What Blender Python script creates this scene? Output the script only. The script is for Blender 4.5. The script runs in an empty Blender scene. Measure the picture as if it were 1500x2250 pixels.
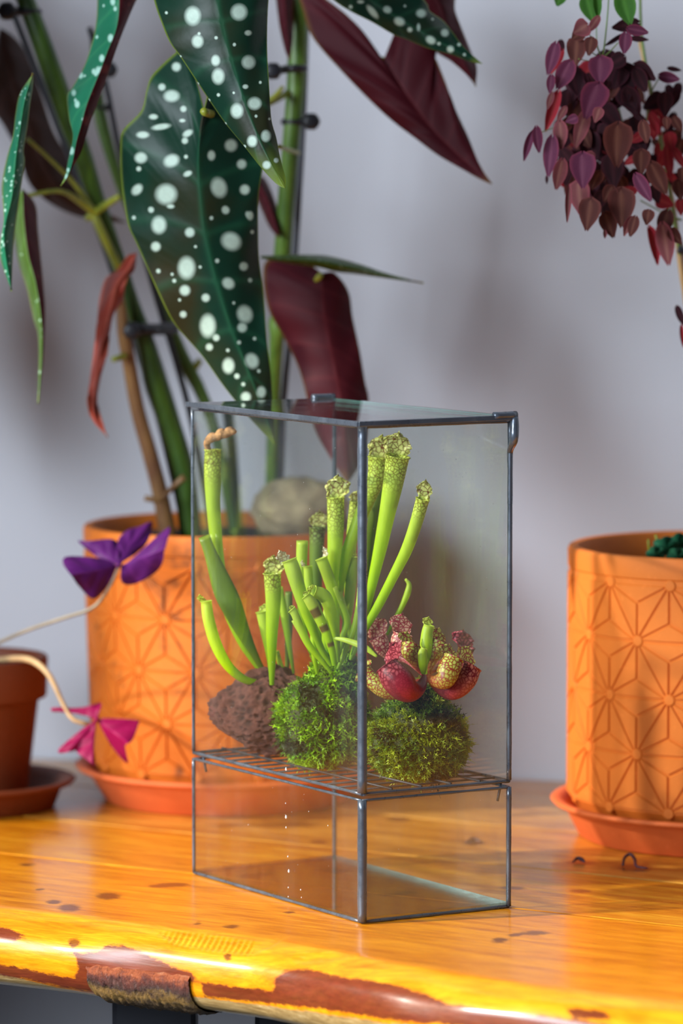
import bpy, math, random
import numpy as np
from mathutils import Matrix, Vector, noise as mnoise

random.seed(7); rng = np.random.RandomState(7)
SC = bpy.context.scene
COL = SC.collection

# ------------------------------------------------------------------ camera
F, PITCH, CH, CD = 9000.0, 0.09101, 0.4712, 2.4339       # focal length in px of the 1500x2250 frame, tilt, height, distance
CP, SP = math.cos(PITCH), math.sin(PITCH)
cam = bpy.data.cameras.new('camera'); cam_o = bpy.data.objects.new('camera', cam); COL.objects.link(cam_o)
cam.sensor_fit = 'HORIZONTAL'; cam.sensor_width = 24; cam.lens = F/1500*24
cam_o.location = (0, -CD, CH); cam_o.rotation_euler = (math.pi/2-PITCH, 0, 0)
cam.clip_start = .05; cam.clip_end = 50
cam.dof.use_dof = True; cam.dof.focus_distance = 2.50; cam.dof.aperture_fstop = 4.6
cam.dof.aperture_blades = 7
SC.camera = cam_o

def ray(u, v):
    x, y = (u-750)/F, -(v-1125)/F
    return x, CP+y*SP, -SP+y*CP
def P(u, v, Y):                                          # the point seen at pixel (u, v) at depth plane Y
    x, y, z = ray(u, v); t = (Y+CD)/y
    return Vector((x*t, Y, CH+z*t))
def G(u, v, h=0.0):                                      # the point seen at pixel (u, v) at height h
    x, y, z = ray(u, v); t = (h-CH)/z
    return Vector((x*t, -CD+y*t, h))
def px(p):
    x, y, z = p[0], p[1]+CD, p[2]-CH
    yc = y*CP-z*SP; zc = y*SP+z*CP
    return 750+F*x/yc, 1125-F*zc/yc
def MPP(Y): return (Y+CD)/F                              # metres per pixel

# ------------------------------------------------------------------ light
w = bpy.data.worlds.new('world'); SC.world = w; w.use_nodes = True
bg = w.node_tree.nodes['Background']; bg.inputs[0].default_value = (.62, .74, 1, 1); bg.inputs[1].default_value = .11
sun = bpy.data.lights.new('sun', 'SUN'); sun.energy = 6.0; sun.angle = math.radians(2.2); sun.color = (1, .93, .80)
sun_o = bpy.data.objects.new('sun', sun); COL.objects.link(sun_o)
SUND = Vector((-.86, -.225, .50)).normalized()            # towards the sun
sun_o.rotation_euler = SUND.to_track_quat('Z', 'Y').to_euler(); sun_o.location = SUND*3
WX = -1.6                                                # the window wall stands here
wl = bpy.data.lights.new('window_daylight', 'AREA'); wl.shape = 'RECTANGLE'; wl.size = .80; wl.size_y = 2.2
wl.energy = 155; wl.color = (.80, .89, 1)
wl_o = bpy.data.objects.new('window_daylight', wl); COL.objects.link(wl_o)
wl_o.location = (WX+.01, -1.85, .87); wl_o.rotation_euler = (0, math.radians(-90), 0)
vs = SC.view_settings; vs.view_transform = 'Standard'; vs.look = 'None'; vs.gamma = 1; vs.exposure = 0.0
vs.use_curve_mapping = False

# ------------------------------------------------------------------ helpers
INV = {}
def empty(name, loc, label=None, cat=None, group=None, rz=0.0, kind=None):
    o = bpy.data.objects.new(name, None); COL.objects.link(o); o.empty_display_size = .02
    o.location = loc; o.rotation_euler = (0, 0, rz)
    INV[o.name] = (Matrix.Translation(loc) @ Matrix.Rotation(rz, 4, 'Z')).inverted()
    tag(o, label, cat, group, kind); return o
def tag(o, label=None, cat=None, group=None, kind=None):
    if label: o['label'] = label
    if cat: o['category'] = cat
    if group: o['group'] = group
    if kind: o['kind'] = kind
    return o
def mesh(name, verts, faces, mats, parent=None, smooth=True, col=None, mi=None, solid=None, solid_off=0, label=None, kind=None):
    V = np.asarray(verts, float).reshape(-1, 3)
    if parent is not None:
        M = np.array(INV[parent.name]); V = V @ M[:3, :3].T + M[:3, 3]
    me = bpy.data.meshes.new(name); me.from_pydata(V.tolist(), [], faces)
    for m in (mats if isinstance(mats, (list, tuple)) else [mats]): me.materials.append(m)
    if smooth: me.polygons.foreach_set('use_smooth', [True]*len(me.polygons))
    if mi is not None: me.polygons.foreach_set('material_index', mi)
    if col is not None:
        a = me.color_attributes.new('Col', 'FLOAT_COLOR', 'POINT')
        c = np.ones((len(V), 4)); col = np.asarray(col); c[:, :col.shape[1]] = col
        a.data.foreach_set('color', c.ravel())
    me.update()
    o = bpy.data.objects.new(name, me); COL.objects.link(o)
    if parent is not None: o.parent = parent; INV[o.name] = INV[parent.name]
    if solid:
        md = o.modifiers.new('thickness', 'SOLIDIFY'); md.thickness = solid; md.offset = -1; md.material_offset = solid_off
    if label: o['label'] = label
    if kind: o['kind'] = kind
    return o
def spline(pts, n):
    p = np.array(pts, float)
    if len(p) == 2:
        t = np.linspace(0, 1, n)[:, None]; return p[0]*(1-t)+p[1]*t
    k = min(3, p.shape[1])
    d = np.r_[0, np.cumsum(np.maximum(np.linalg.norm(np.diff(p[:, :k], axis=0), axis=1), 1e-9))]; d /= d[-1]
    q = np.vstack([2*p[0]-p[1], p, 2*p[-1]-p[-2]]); out = []
    for t in np.linspace(0, 1, n):
        i = min(np.searchsorted(d, t, 'right')-1, len(p)-2); i = max(i, 0)
        s = (t-d[i])/(d[i+1]-d[i]); a, b, c, e = q[i], q[i+1], q[i+2], q[i+3]
        out.append(.5*((2*b)+(-a+c)*s+(2*a-5*b+4*c-e)*s*s+(-a+3*b-3*c+e)*s**3))
    return np.array(out)
def grid_faces(n, m, wrap=False, base=0):
    f = []
    mm = m if wrap else m-1
    for i in range(n-1):
        for j in range(mm):
            a = base+i*m+j; b = base+i*m+(j+1) % m
            f.append((a, b, b+m, a+m))
    return f
def frames(C):
    T = np.gradient(C, axis=0); T /= np.linalg.norm(T, axis=1)[:, None]
    return T
def tube_geo(C, R, k=10, base=0, cap=True, squash=None):
    C = np.asarray(C, float); R = np.asarray(R, float); T = frames(C)
    up = np.array([0, -1.0, 0.12]); V = []
    for c, r, t in zip(C, R, T):
        s = np.cross(t, up); s /= (np.linalg.norm(s)+1e-9); b = np.cross(t, s)
        for j in range(k):
            a = 2*math.pi*j/k
            V.append(c+r*(math.cos(a)*s+math.sin(a)*b*(squash or 1)))
    f = grid_faces(len(C), k, True, base)
    if cap:
        f.append(tuple(base+j for j in range(k))[::-1]); f.append(tuple(base+(len(C)-1)*k+j for j in range(k)))
    return V, f
def tube(name, pts, mat, parent, k=10, n=None, squash=None, label=None, kind=None):   # pts: x, y, z, r
    S = spline(pts, n or max(2, 4*(len(pts)-1)+1))
    V, f = tube_geo(S[:, :3], np.maximum(S[:, 3], 1e-5), k, squash=squash)
    return mesh(name, V, f, mat, parent, label=label, kind=kind)
def ptube(name, pts, mat, parent, k=10, n=None, squash=None, label=None):             # pts: u, v, r_px, Y
    return tube(name, [(*P(u, v, Y), r*MPP(Y)) for u, v, r, Y in pts], mat, parent, k, n, squash, label)
def box_geo(c, sx, sy, sz, rz=0, base=0):
    M = Matrix.Rotation(rz, 3, 'Z'); V = []
    for x in (-.5, .5):
        for y in (-.5, .5):
            for z in (-.5, .5): V.append(np.array(c)+np.array(M @ Vector((x*sx, y*sy, z*sz))))
    f = [(0, 1, 3, 2), (4, 6, 7, 5), (0, 4, 5, 1), (2, 3, 7, 6), (0, 2, 6, 4), (1, 5, 7, 3)]
    return V, [tuple(base+i for i in q) for q in f]
def prism(name, quad, z0, z1, mat, parent, bevel=0, label=None):
    n = len(quad); V = [(x, y, z0) for x, y in quad]+[(x, y, z1) for x, y in quad]
    f = [tuple(range(n))[::-1], tuple(range(n, 2*n))]+[(i, (i+1) % n, (i+1) % n+n, i+n) for i in range(n)]
    o = mesh(name, V, f, mat, parent, smooth=False, label=label)
    if bevel:
        b = o.modifiers.new('bevel', 'BEVEL'); b.width = bevel; b.segments = 2
    return o
def lathe_geo(c, prof, k=72, base=0, wob=0):
    V = []
    for r, z in prof:
        for j in range(k):
            a = 2*math.pi*j/k; rr = r*(1+wob*math.sin(3*a+1)+wob*.6*math.sin(7*a))
            V.append((c[0]+rr*math.cos(a), c[1]+rr*math.sin(a), c[2]+z))
    return V, grid_faces(len(prof), k, True, base)
def sdf(poly, pts):                                       # signed distance to a polygon, negative inside
    p = np.asarray(pts, float); q = np.asarray(poly, float)
    d = np.full(len(p), 1e9); ins = np.zeros(len(p), bool)
    for i in range(len(q)):
        a, b = q[i], q[(i+1) % len(q)]; e = b-a
        t = np.clip(((p-a)@e)/(e@e+1e-9), 0, 1); d = np.minimum(d, np.linalg.norm(p-a-t[:, None]*e, axis=1))
        c = (a[1] > p[:, 1]) != (b[1] > p[:, 1])
        with np.errstate(divide='ignore', invalid='ignore'):
            xi = (b[0]-a[0])*(p[:, 1]-a[1])/(b[1]-a[1])+a[0]
        ins ^= c & (p[:, 0] < xi)
    return np.where(ins, -d, d)

# ------------------------------------------------------------------ materials
class N:
    def __init__(s, name):
        s.m = bpy.data.materials.new(name); s.m.use_nodes = True; s.t = s.m.node_tree; s.t.nodes.clear()
        s.out = s.t.nodes.new('ShaderNodeOutputMaterial')
    def n(s, typ, ins=None, **kw):
        x = s.t.nodes.new('ShaderNode'+typ)
        for k, v in kw.items(): setattr(x, k, v)
        for k, v in (ins or {}).items():
            if isinstance(v, bpy.types.NodeSocket): s.t.links.new(v, x.inputs[k])
            else: x.inputs[k].default_value = v
        return x
    def math(s, op, a, b=0.0, c=None, clamp=False):
        d = {0: a, 1: b}
        if c is not None: d[2] = c
        return s.n('Math', d, operation=op, use_clamp=clamp).outputs[0]
    def mix(s, f, a, b, mode='MIX'):
        x = s.n('Mix', None, data_type='RGBA', blend_type=mode)
        for k, v in ((0, f), (6, a), (7, b)):
            if isinstance(v, bpy.types.NodeSocket): s.t.links.new(v, x.inputs[k])
            else: x.inputs[k].default_value = v if k == 0 else (*v, 1) if len(v) == 3 else v
        return x.outputs[2]
    def ramp(s, f, stops, interp='LINEAR'):
        x = s.n('ValToRGB', {0: f}); e = x.color_ramp; e.interpolation = interp
        while len(e.elements) < len(stops): e.elements.new(.5)
        for el, (p, c) in zip(e.elements, stops):
            el.position = p; el.color = (*c, 1) if len(c) == 3 else c
        return x.outputs[0]
    def rng(s, f, a, b, c=0.0, d=1.0):
        return s.n('MapRange', {0: f, 1: a, 2: b, 3: c, 4: d}).outputs[0]
    def obj(s, scale=(1, 1, 1), rot=(0, 0, 0)):
        t = s.n('TexCoord').outputs['Object']
        return s.n('Mapping', {0: t, 'Scale': scale, 'Rotation': rot}).outputs[0]
    def noise(s, vec, scale, detail=4, rough=.5, dist=0.0):
        return s.n('TexNoise', {'Vector': vec, 'Scale': scale, 'Detail': detail, 'Roughness': rough, 'Distortion': dist}).outputs[0]
    def bump(s, h, strength, dist=.001):
        return s.n('Bump', {'Height': h, 'Strength': strength, 'Distance': dist}).outputs[0]
    def attr(s): 
        a = s.n('Attribute', attribute_name='Col'); r = s.n('SeparateColor', {0: a.outputs['Color']})
        return r.outputs[0], r.outputs[1], r.outputs[2]
    def bsdf(s, color, rough=.5, bump=None, trans=0.0, tcol=None, **kw):
        d = {'Base Color': color if isinstance(color, bpy.types.NodeSocket) else (*color, 1), 'Roughness': rough}
        if bump is not None: d['Normal'] = bump
        for k, v in kw.items(): d[k.replace('_', ' ')] = v
        b = s.n('BsdfPrincipled', d); o = b.outputs[0]
        if trans:
            tc = tcol if tcol is not None else d['Base Color']
            t = s.n('BsdfTranslucent', {0: tc if isinstance(tc, bpy.types.NodeSocket) else (*tc, 1) if len(tc) == 3 else tc})
            o = s.n('MixShader', {0: trans, 1: o, 2: t.outputs[0]}).outputs[0]
        s.t.links.new(o, s.out.inputs[0]); return s.m

def simple(name, color, rough=.5, var=.0, scale=40, bump=0, bscale=200, trans=0, **kw):
    m = N(name); v = m.obj(); c = color
    if var:
        dk = tuple(x*(1-var) for x in color); lt = tuple(min(1, x*(1+var)) for x in color)
        c = m.ramp(m.noise(v, scale, 5, .6), [(.3, dk), (.7, lt)])
    b = m.bump(m.noise(v, bscale, 4, .6), bump, .0008) if bump else None
    return m.bsdf(c, rough, b, trans, **kw)

def leaf_mat(name, base, vein, edge, spot, rough=.38, trans=.18, blotch=None):
    m = N(name); r, g, b = m.attr(); v = m.obj()
    nz = m.noise(v, 25, 4, .6); dark = tuple(x*.55 for x in base)
    c = m.mix(nz, dark, base)
    if blotch: c = m.mix(m.rng(m.noise(v, 11, 3, .5), .52, .68, 0, .75), c, blotch)
    c = m.mix(m.math('MULTIPLY', b, .55), c, vein)
    c = m.mix(g, c, edge)
    sp = m.mix(m.noise(v, 350, 3, .7), tuple(x*.72 for x in spot), spot)
    c = m.mix(m.rng(r, .35, .65), c, sp)
    h = m.math('ADD', m.math('MULTIPLY', b, .6), m.math('MULTIPLY', m.noise(v, 120, 3), .5))
    return m.bsdf(c, rough, m.bump(h, .5, .0008), trans, Specular_IOR_Level=.20)
BEG = leaf_mat('begonia_leaf_top', (.008, .044, .024), (.02, .11, .05), (.22, .30, .03), (.60, .76, .62), blotch=(.035, .022, .006))
BEG_L = leaf_mat('begonia_leaf_window_lit', (.02, .20, .10), (.05, .30, .12), (.32, .38, .05), (.45, .75, .60))  # lighter copy of the leaf top, window light put into its colour
BEG_G = leaf_mat('begonia_leaf_grass_green', (.07, .14, .02), (.1, .25, .05), (.3, .35, .05), (.35, .55, .35))
BEG_U = leaf_mat('begonia_leaf_underside', (.090, .007, .014), (.15, .018, .024), (.20, .10, .02), (.2, .03, .03), .6, .22)
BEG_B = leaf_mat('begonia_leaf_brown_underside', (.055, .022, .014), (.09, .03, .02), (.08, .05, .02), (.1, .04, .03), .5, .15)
YOUNG = leaf_mat('young_leaf', (.42, .07, .045), (.5, .12, .06), (.45, .12, .06), (.5, .2, .1), .5, .25)
STEM_G = None
def stem_mat(name, a, b, sc=30):
    m = N(name); v = m.obj((1, 1, .12)); c = m.ramp(m.noise(v, sc*4, 4, .6), [(.3, a), (.7, b)])
    return m.bsdf(c, .42, m.bump(m.noise(m.obj((1, 1, .2)), 300, 3), .3, .0006), .06)
STEM_G = stem_mat('green_cane', (.04, .10, .012), (.13, .24, .03))
STEM_D = stem_mat('dark_green_cane', (.018, .05, .008), (.07, .16, .015))
STEM_B = stem_mat('brown_cane', (.14, .06, .03), (.30, .16, .05))
STEM_Y = stem_mat('yellow_green_petiole', (.16, .2, .02), (.35, .36, .03))
BLACKP = simple('black_plastic', (.012, .012, .016), .4, .3)
STAKE = simple('dark_stake', (.03, .032, .04), .45, .3)
LEAD = N('patinated_solder')
_v = LEAD.obj(); LEAD = LEAD.bsdf(LEAD.ramp(LEAD.noise(_v, 40, 4, .5), [(.25, (.085, .10, .125)), (.75, (.15, .175, .21))]), LEAD.rng(LEAD.noise(_v, 160, 3), .3, .7, .22, .42),
                  LEAD.bump(LEAD.noise(_v, 120, 3, .5), .25, .0006), Metallic=.55)
DARKM = simple('dark_wire', (.03, .034, .042), .5, .3, Metallic=.2)

def glass_mat(name, tint=(1, 1, 1), dirt=.03, dcol=(.75, .78, .75), verd=0.0):
    m = N(name); g = m.n('NewGeometry')
    dot = m.n('VectorMath', {0: g.outputs['Normal'], 1: g.outputs['Incoming']}, operation='DOT_PRODUCT').outputs['Value']
    c = m.math('ABSOLUTE', dot); om = m.math('SUBTRACT', 1.0, c, clamp=True)
    fr = m.math('ADD', m.math('MULTIPLY', m.math('POWER', om, 5.0), .92), .062, clamp=True)
    v = m.obj((1, 1, .25)); dn = m.rng(m.noise(v, 18, 6, .7), .45, .8, .15, 1.6)
    specks = m.n('TexVoronoi', {'Vector': m.obj(), 'Scale': 260.0}); sp = m.rng(specks.outputs['Distance'], .10, .06)
    kp = m.math('GREATER_THAN', m.n('SeparateColor', {0: specks.outputs['Color']}).outputs[0], .93)
    dirtf = m.math('ADD', m.math('MULTIPLY', dn, dirt), m.math('MULTIPLY', m.math('MULTIPLY', sp, kp), .35), clamp=True)
    tr = m.n('BsdfTransparent', {0: (*tint, 1)}); gl = m.n('BsdfGlossy', {0: (1, 1, 1, 1), 'Roughness': .012})
    df = m.n('BsdfDiffuse', {0: (*dcol, 1)}); tl = m.n('BsdfTranslucent', {0: (*dcol, 1)})
    dd = m.n('MixShader', {0: .5, 1: df.outputs[0], 2: tl.outputs[0]})
    a = m.n('MixShader', {0: dirtf, 1: tr.outputs[0], 2: dd.outputs[0]})
    if verd:
        r_, g_, b_ = m.attr(); vd = m.n('BsdfDiffuse', {0: (.30, .52, .52, 1)})
        a = m.n('MixShader', {0: m.math('MULTIPLY', m.math('MULTIPLY', r_, m.rng(m.noise(m.obj(), 120, 6, .75), .3, .6, .3, 1)), verd, clamp=True), 1: a.outputs[0], 2: vd.outputs[0]})
    o = m.n('MixShader', {0: fr, 1: a.outputs[0], 2: gl.outputs[0]})
    m.t.links.new(o.outputs[0], m.out.inputs[0]); return m.m
GLASS = glass_mat('clear_glass', (.97, .985, .975), .022)
GLASSD = glass_mat('hazy_glass', (.95, .97, .95), .030, (.52, .58, .42))
GLASSB = glass_mat('base_glass', (.82, .84, .79), .02, (.5, .6, .55), .95)

def terracotta(name, base, dirt=0.0, rough=.62):
    m = N(name); v = m.obj()
    c = m.ramp(m.noise(v, 14, 6, .6), [(.3, tuple(x*.82 for x in base)), (.7, base)])
    c = m.mix(m.rng(m.noise(v, 260, 3, .6), .62, .75, 0, .35), c, tuple(min(1, x*1.4+.03) for x in base))
    if dirt:
        c = m.mix(m.math('MULTIPLY', m.rng(m.noise(v, 34, 6, .75), .56, .72), dirt), c, (.09, .035, .012))
        c = m.mix(m.math('MULTIPLY', m.attr()[0], m.rng(m.noise(v, 90, 4, .7), .35, .6)), c, (.05, .02, .012))
    return m.bsdf(c, rough, m.bump(m.noise(v, 420, 4, .7), .25, .0006), Specular_IOR_Level=.35)
TERRA = terracotta('terracotta_orange', (.74, .190, .022))
TERRA_L = terracotta('terracotta_weathered', (.72, .18, .014), .7)
TERRA_S = terracotta('terracotta_saucer', (.80, .17, .045))
TERRA_D = terracotta('terracotta_plain_shaded', (.17, .034, .008), .3)  # clay darkened so the colour carries the shade over the far-left pot
SOIL = simple('potting_soil', (.035, .02, .013), .95, .6, 120, 1, 260)

def wood(name, dark, mid, light, seed):
    m = N(name); o3 = m.n('TexCoord').outputs['Object']
    v = m.n('Mapping', {0: o3, 'Scale': (1.0, 9.0, 9.0), 'Location': (seed, seed*.7, 0)}).outputs[0]
    warp = m.n('Mapping', {0: o3, 'Scale': (2.2, 16, 10), 'Location': (seed*2, 0, 0)}).outputs[0]
    g1 = m.noise(v, 6, 6, .6, 1.2); g2 = m.noise(warp, 14, 6, .65, .6)
    fine = m.noise(m.n('Mapping', {0: o3, 'Scale': (6, 160, 60)}).outputs[0], 8, 4, .6)
    f = m.math('ADD', m.math('MULTIPLY', g1, .55), m.math('MULTIPLY', g2, .45))
    c = m.ramp(f, [(.36, dark), (.47, mid), (.57, light)])
    c = m.mix(m.rng(fine, .38, .62, .42, 0), c, tuple(x*.5 for x in mid))
    r, g, b = m.attr()
    n1 = m.noise(m.n('Mapping', {0: o3, 'Scale': (60, 200, 120)}).outputs[0], 3, 5, .7)
    def edge(a, k=1.3): return m.rng(m.math('ADD', a, m.math('MULTIPLY', m.math('SUBTRACT', n1, .5), k)), .34, .66)
    tan = m.ramp(m.noise(m.n('Mapping', {0: o3, 'Scale': (12, 60, 90)}).outputs[0], 5, 6, .7), [(.3, (.20, .11, .03)), (.55, (.42, .27, .10)), (.75, (.62, .47, .25))])
    c = m.mix(edge(b, 1.1), c, tan)
    mar = m.ramp(m.noise(m.n('Mapping', {0: o3, 'Scale': (10, 50, 60)}).outputs[0], 6, 5, .7), [(.3, (.075, .008, .006)), (.7, (.17, .024, .012))])
    c = m.mix(m.math('MULTIPLY', edge(g), .93), c, mar)
    c = m.mix(m.math('MULTIPLY', m.rng(m.math('ADD', r, m.math('MULTIPLY', m.math('SUBTRACT', n1, .5), 1.1)), .28, .62), .85), c, (.13, .028, .005))
    h = m.math('ADD', m.math('MULTIPLY', fine, .25), m.math('MULTIPLY', m.noise(m.obj((3, 30, 30)), 10, 5, .7), .6))
    rg = m.math('ADD', m.rng(g1, .3, .7, .26, .40), m.math('MULTIPLY', b, .35))
    return m.bsdf(c, rg, m.bump(h, .35, .0012), Coat_Weight=.60, Coat_Roughness=.17, Specular_IOR_Level=.15)
WOODS = [wood('varnished_pine_front', (.50, .12, .002), (.76, .24, .003), (.90, .34, .008), 0.0),
         wood('varnished_pine_middle', (.42, .12, .004), (.68, .23, .006), (.82, .36, .018), 3.1),
         wood('varnished_pine_rear', (.34, .11, .010), (.58, .22, .02), (.78, .36, .05), 5.7),
         wood('varnished_pine_back', (.36, .15, .03), (.58, .26, .05), (.80, .42, .10), 8.9)]

# ------------------------------------------------------------------ room
WALLM = N('painted_plaster'); _v = WALLM.obj()
WALLM = WALLM.bsdf(WALLM.ramp(WALLM.noise(_v, 3.0, 3, .5), [(.3, (.50, .505, .54)), (.7, (.57, .585, .62))]), .8, WALLM.bump(WALLM.noise(_v, 60, 5, .6), .12, .002))
FLOORM = simple('floor_grey', (.10, .11, .13), .6, .2, 5)
WS = -.28                                                 # slope of the rear wall in plan
def wallY(x): return .615+WS*(x+.05)
def wall_rect(name, p0, p1, z0, z1, n, th=.08):           # vertical slab from p0 to p1, thickness along n
    q = [p0, p1, (p1[0]+n[0]*th, p1[1]+n[1]*th), (p0[0]+n[0]*th, p0[1]+n[1]*th)]
    o = prism(name, q, z0, z1, WALLM, None); tag(o, kind='structure'); return o
nb = Vector((-WS, 1, 0)).normalized()
FZ = -.76
wall_rect('wall_back', (WX, wallY(WX)), (2.2, wallY(2.2)), FZ, 1.9, nb)
# wall on the left, with the window opening that lets the sun in
WY0, WY1, WZ0, WZ1 = -2.95, .02, .45, 1.30
def lw(name, y0, y1, z0, z1):
    V, f = box_geo((WX-.05, (y0+y1)/2, (z0+z1)/2), .1, y1-y0, z1-z0); o = mesh(name, V, f, WALLM, None, smooth=False); tag(o, kind='structure'); return o
V, f = [], []
for y0, y1, z0, z1 in ((-3.4, WY0, FZ, 1.9), (WY1, wallY(WX)+.02, FZ, 1.9), (WY0, WY1, FZ, WZ0), (WY0, WY1, WZ1, 1.9)):
    a, b = box_geo((WX-.05, (y0+y1)/2, (z0+z1)/2), .1, y1-y0, z1-z0, base=len(V)); V += a; f += b
tag(mesh('wall_left', V, f, WALLM, None, smooth=False), kind='structure')
V, f = box_geo((.27, -1.15, FZ-.03), 3.75, 4.7, .06); tag(mesh('floor', V, f, FLOORM, None, smooth=False), kind='structure')

# ------------------------------------------------------------------ table
TA = math.atan(-.587); TC, TS = math.cos(TA), math.sin(TA); TO = Vector((0, .112, 0))   # TO lies on the first seam
table = empty('table', (0, .112, 0), 'live-edge wooden table of varnished orange planks on black legs under the plants', 'table', rz=TA)
def t2w(x, y, z): return np.stack([TC*x-TS*y, TO.y+TS*x+TC*y, z], -1)
def w2t(p): d = (p[0], p[1]-TO.y); return TC*d[0]+TS*d[1], -TS*d[0]+TC*d[1]
edge_px = [(-2500, 1720), (-1500, 1830), (-900, 1890), (-420, 1940), (-200, 1962), (0, 1992), (150, 2008), (300, 2026), (450, 2042), (600, 2062), (750, 2092), (900, 2122), (1050, 2146), (1200, 2168), (1350, 2184), (1500, 2200), (1700, 2222), (1950, 2248), (2500, 2310), (3200, 2390)]
ep = np.array([w2t(G(u, v)) for u, v in edge_px])
sx = np.unique(np.r_[np.arange(-1.25, -.33, .008), np.arange(-.33, .34, .0007), np.arange(.34, .95, .008)])
cy = np.interp(sx, ep[:, 0], ep[:, 1]); k_ = np.ones(25)/25; cy = np.convolve(np.r_[[cy[0]]*12, cy, [cy[-1]]*12], k_, 'valid')
prof = [(-.0, 0), (-.002, -.0004), (-.0055, -.0018), (-.0095, -.0039), (-.0138, -.0068), (-.0175, -.0101), (-.0205, -.014), (-.022, -.019), (-.0228, -.0245), (-.0225, -.030), (-.021, -.0355), (-.0175, -.041), (-.012, -.0448), (-.004, -.0475), (.01, -.0485), (.06, -.0485)]
pf = spline([(a, b) for a, b in prof], 60)
rows = []
for t in np.r_[0, np.linspace(.02, 1, 24)]: rows.append(('top', t))
Vf = []
for i, s in enumerate(sx):
    y_top = np.r_[-.0004, -.0011, np.linspace(-.003, cy[i], 24)[:-1]]
    for y in y_top: Vf.append((s, y, 0.0 if y < -.001 else -.002))
    for a, b in pf:
        w = .0016*mnoise.noise((s*22, b*60, 1.3))+.0030*mnoise.noise((s*6, b*20, 4.0)) if b < -.0005 else 0
        d = min(1, -b/.006)
        Vf.append((s, cy[i]+a-w*d, b+w*.3*d))
Vf = np.array(Vf); m_ = 25+60; Wf = t2w(Vf[:, 0], Vf[:, 1], Vf[:, 2])
GOUGE = [(342, 2046), (440, 2050), (540, 2066), (592, 2066), (634, 2055), (600, 2080), (556, 2098), (470, 2090), (380, 2074)], [(642, 2104), (700, 2092), (800, 2100), (720, 2112), (660, 2116)]
def pxs(W):
    x, y, z = W[:, 0], W[:, 1]+CD, W[:, 2]-CH; yc = y*CP-z*SP; zc = y*SP+z*CP
    return np.stack([750+F*x/yc, 1125-F*zc/yc], -1)
Pp = pxs(Wf)
gm = np.clip(-sdf(GOUGE[0], Pp)/6, 0, 1)*(Vf[:, 2] > -.02); teeth = np.where(Pp[:, 0] < 556, np.sin((Pp[:, 0]+.55*(Pp[:, 1]-2060))*2*math.pi/13.5), 0)
g2 = np.clip(-sdf(GOUGE[1], Pp)/5, 0, 1)*(Vf[:, 2] > -.02)
Wf[:, 2] += gm*(-.0011+.00055*teeth)-g2*.0012
maroon = [[(150, 2068), (172, 2094), (215, 2090), (235, 2076), (270, 2078), (310, 2090), (340, 2106), (380, 2124), (420, 2136), (440, 2160), (350, 2150), (235, 2140), (215, 2182), (130, 2168), (60, 2152), (-300, 2100), (-300, 2080), (0, 2118), (60, 2130), (130, 2145), (165, 2148), (172, 2120)],
          [(440, 2158), (600, 2178), (604, 2150), (625, 2133), (680, 2130), (750, 2146), (800, 2152), (870, 2165), (930, 2182), (980, 2205), (1080, 2222), (1190, 2232), (1400, 2262), (1400, 2290), (1000, 2254), (850, 2240), (700, 2216), (450, 2190)],
          [(1240, 2215), (1330, 2222), (1340, 2240), (1260, 2236)], [(-60, 2030), (20, 2040), (60, 2060), (20, 2068), (-60, 2055)]]
mar = np.zeros(len(Pp))
for q in maroon: mar = np.maximum(mar, np.clip(.5-sdf(q, Pp)/16, 0, 1))
tanl = np.interp(Pp[:, 0], [-300, 0, 60, 130, 215, 450, 700, 850, 1000, 1400], [2098, 2134, 2150, 2167, 2182, 2188, 2222, 2244, 2258, 2292])
tan_ = np.clip(.5+(Pp[:, 1]-tanl-4)/6, 0, 1)*(Vf[:, 2] < -.004)
knots = [(238, 1969, 28, 8), (382, 1944, 40, 5), (345, 1948, 24, 3), (152, 1995, 26, 9), (118, 1982, 18, 5), (89, 1954, 10, 2), (638, 2004, 14, 3), (435, 2028, 8, 4), (508, 2036, 20, 4),
         (1175, 2050, 36, 5), (1097, 2066, 18, 6), (1128, 2056, 14, 4), (1125, 1951, 30, 4), (1275, 1958, 24, 4), (1278, 1896, 34, 5), (1390, 1908, 46, 8), (500, 2102, 10, 8), (640, 2155, 6, 4), (163, 2072, 14, 10),
         (875, 1800, 30, 6), (1040, 1852, 26, 6), (700, 1850, 20, 4), (60, 1900, 20, 3)]
def knotmask(Q):
    r = np.zeros(len(Q))
    for u, v, a, b in knots:
        d = np.sqrt(((Q[:, 0]-u)/a)**2+((Q[:, 1]-v-(Q[:, 0]-u)*.02)/b)**2); r = np.maximum(r, np.clip(1.15-.75*d, 0, 1))
    return r
ff = grid_faces(len(sx), m_)
mesh('plank', Wf, ff, WOODS[0], table, col=np.stack([knotmask(Pp), mar, tan_], -1), label='front live-edge plank with maroon stained rounded edge')
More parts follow.
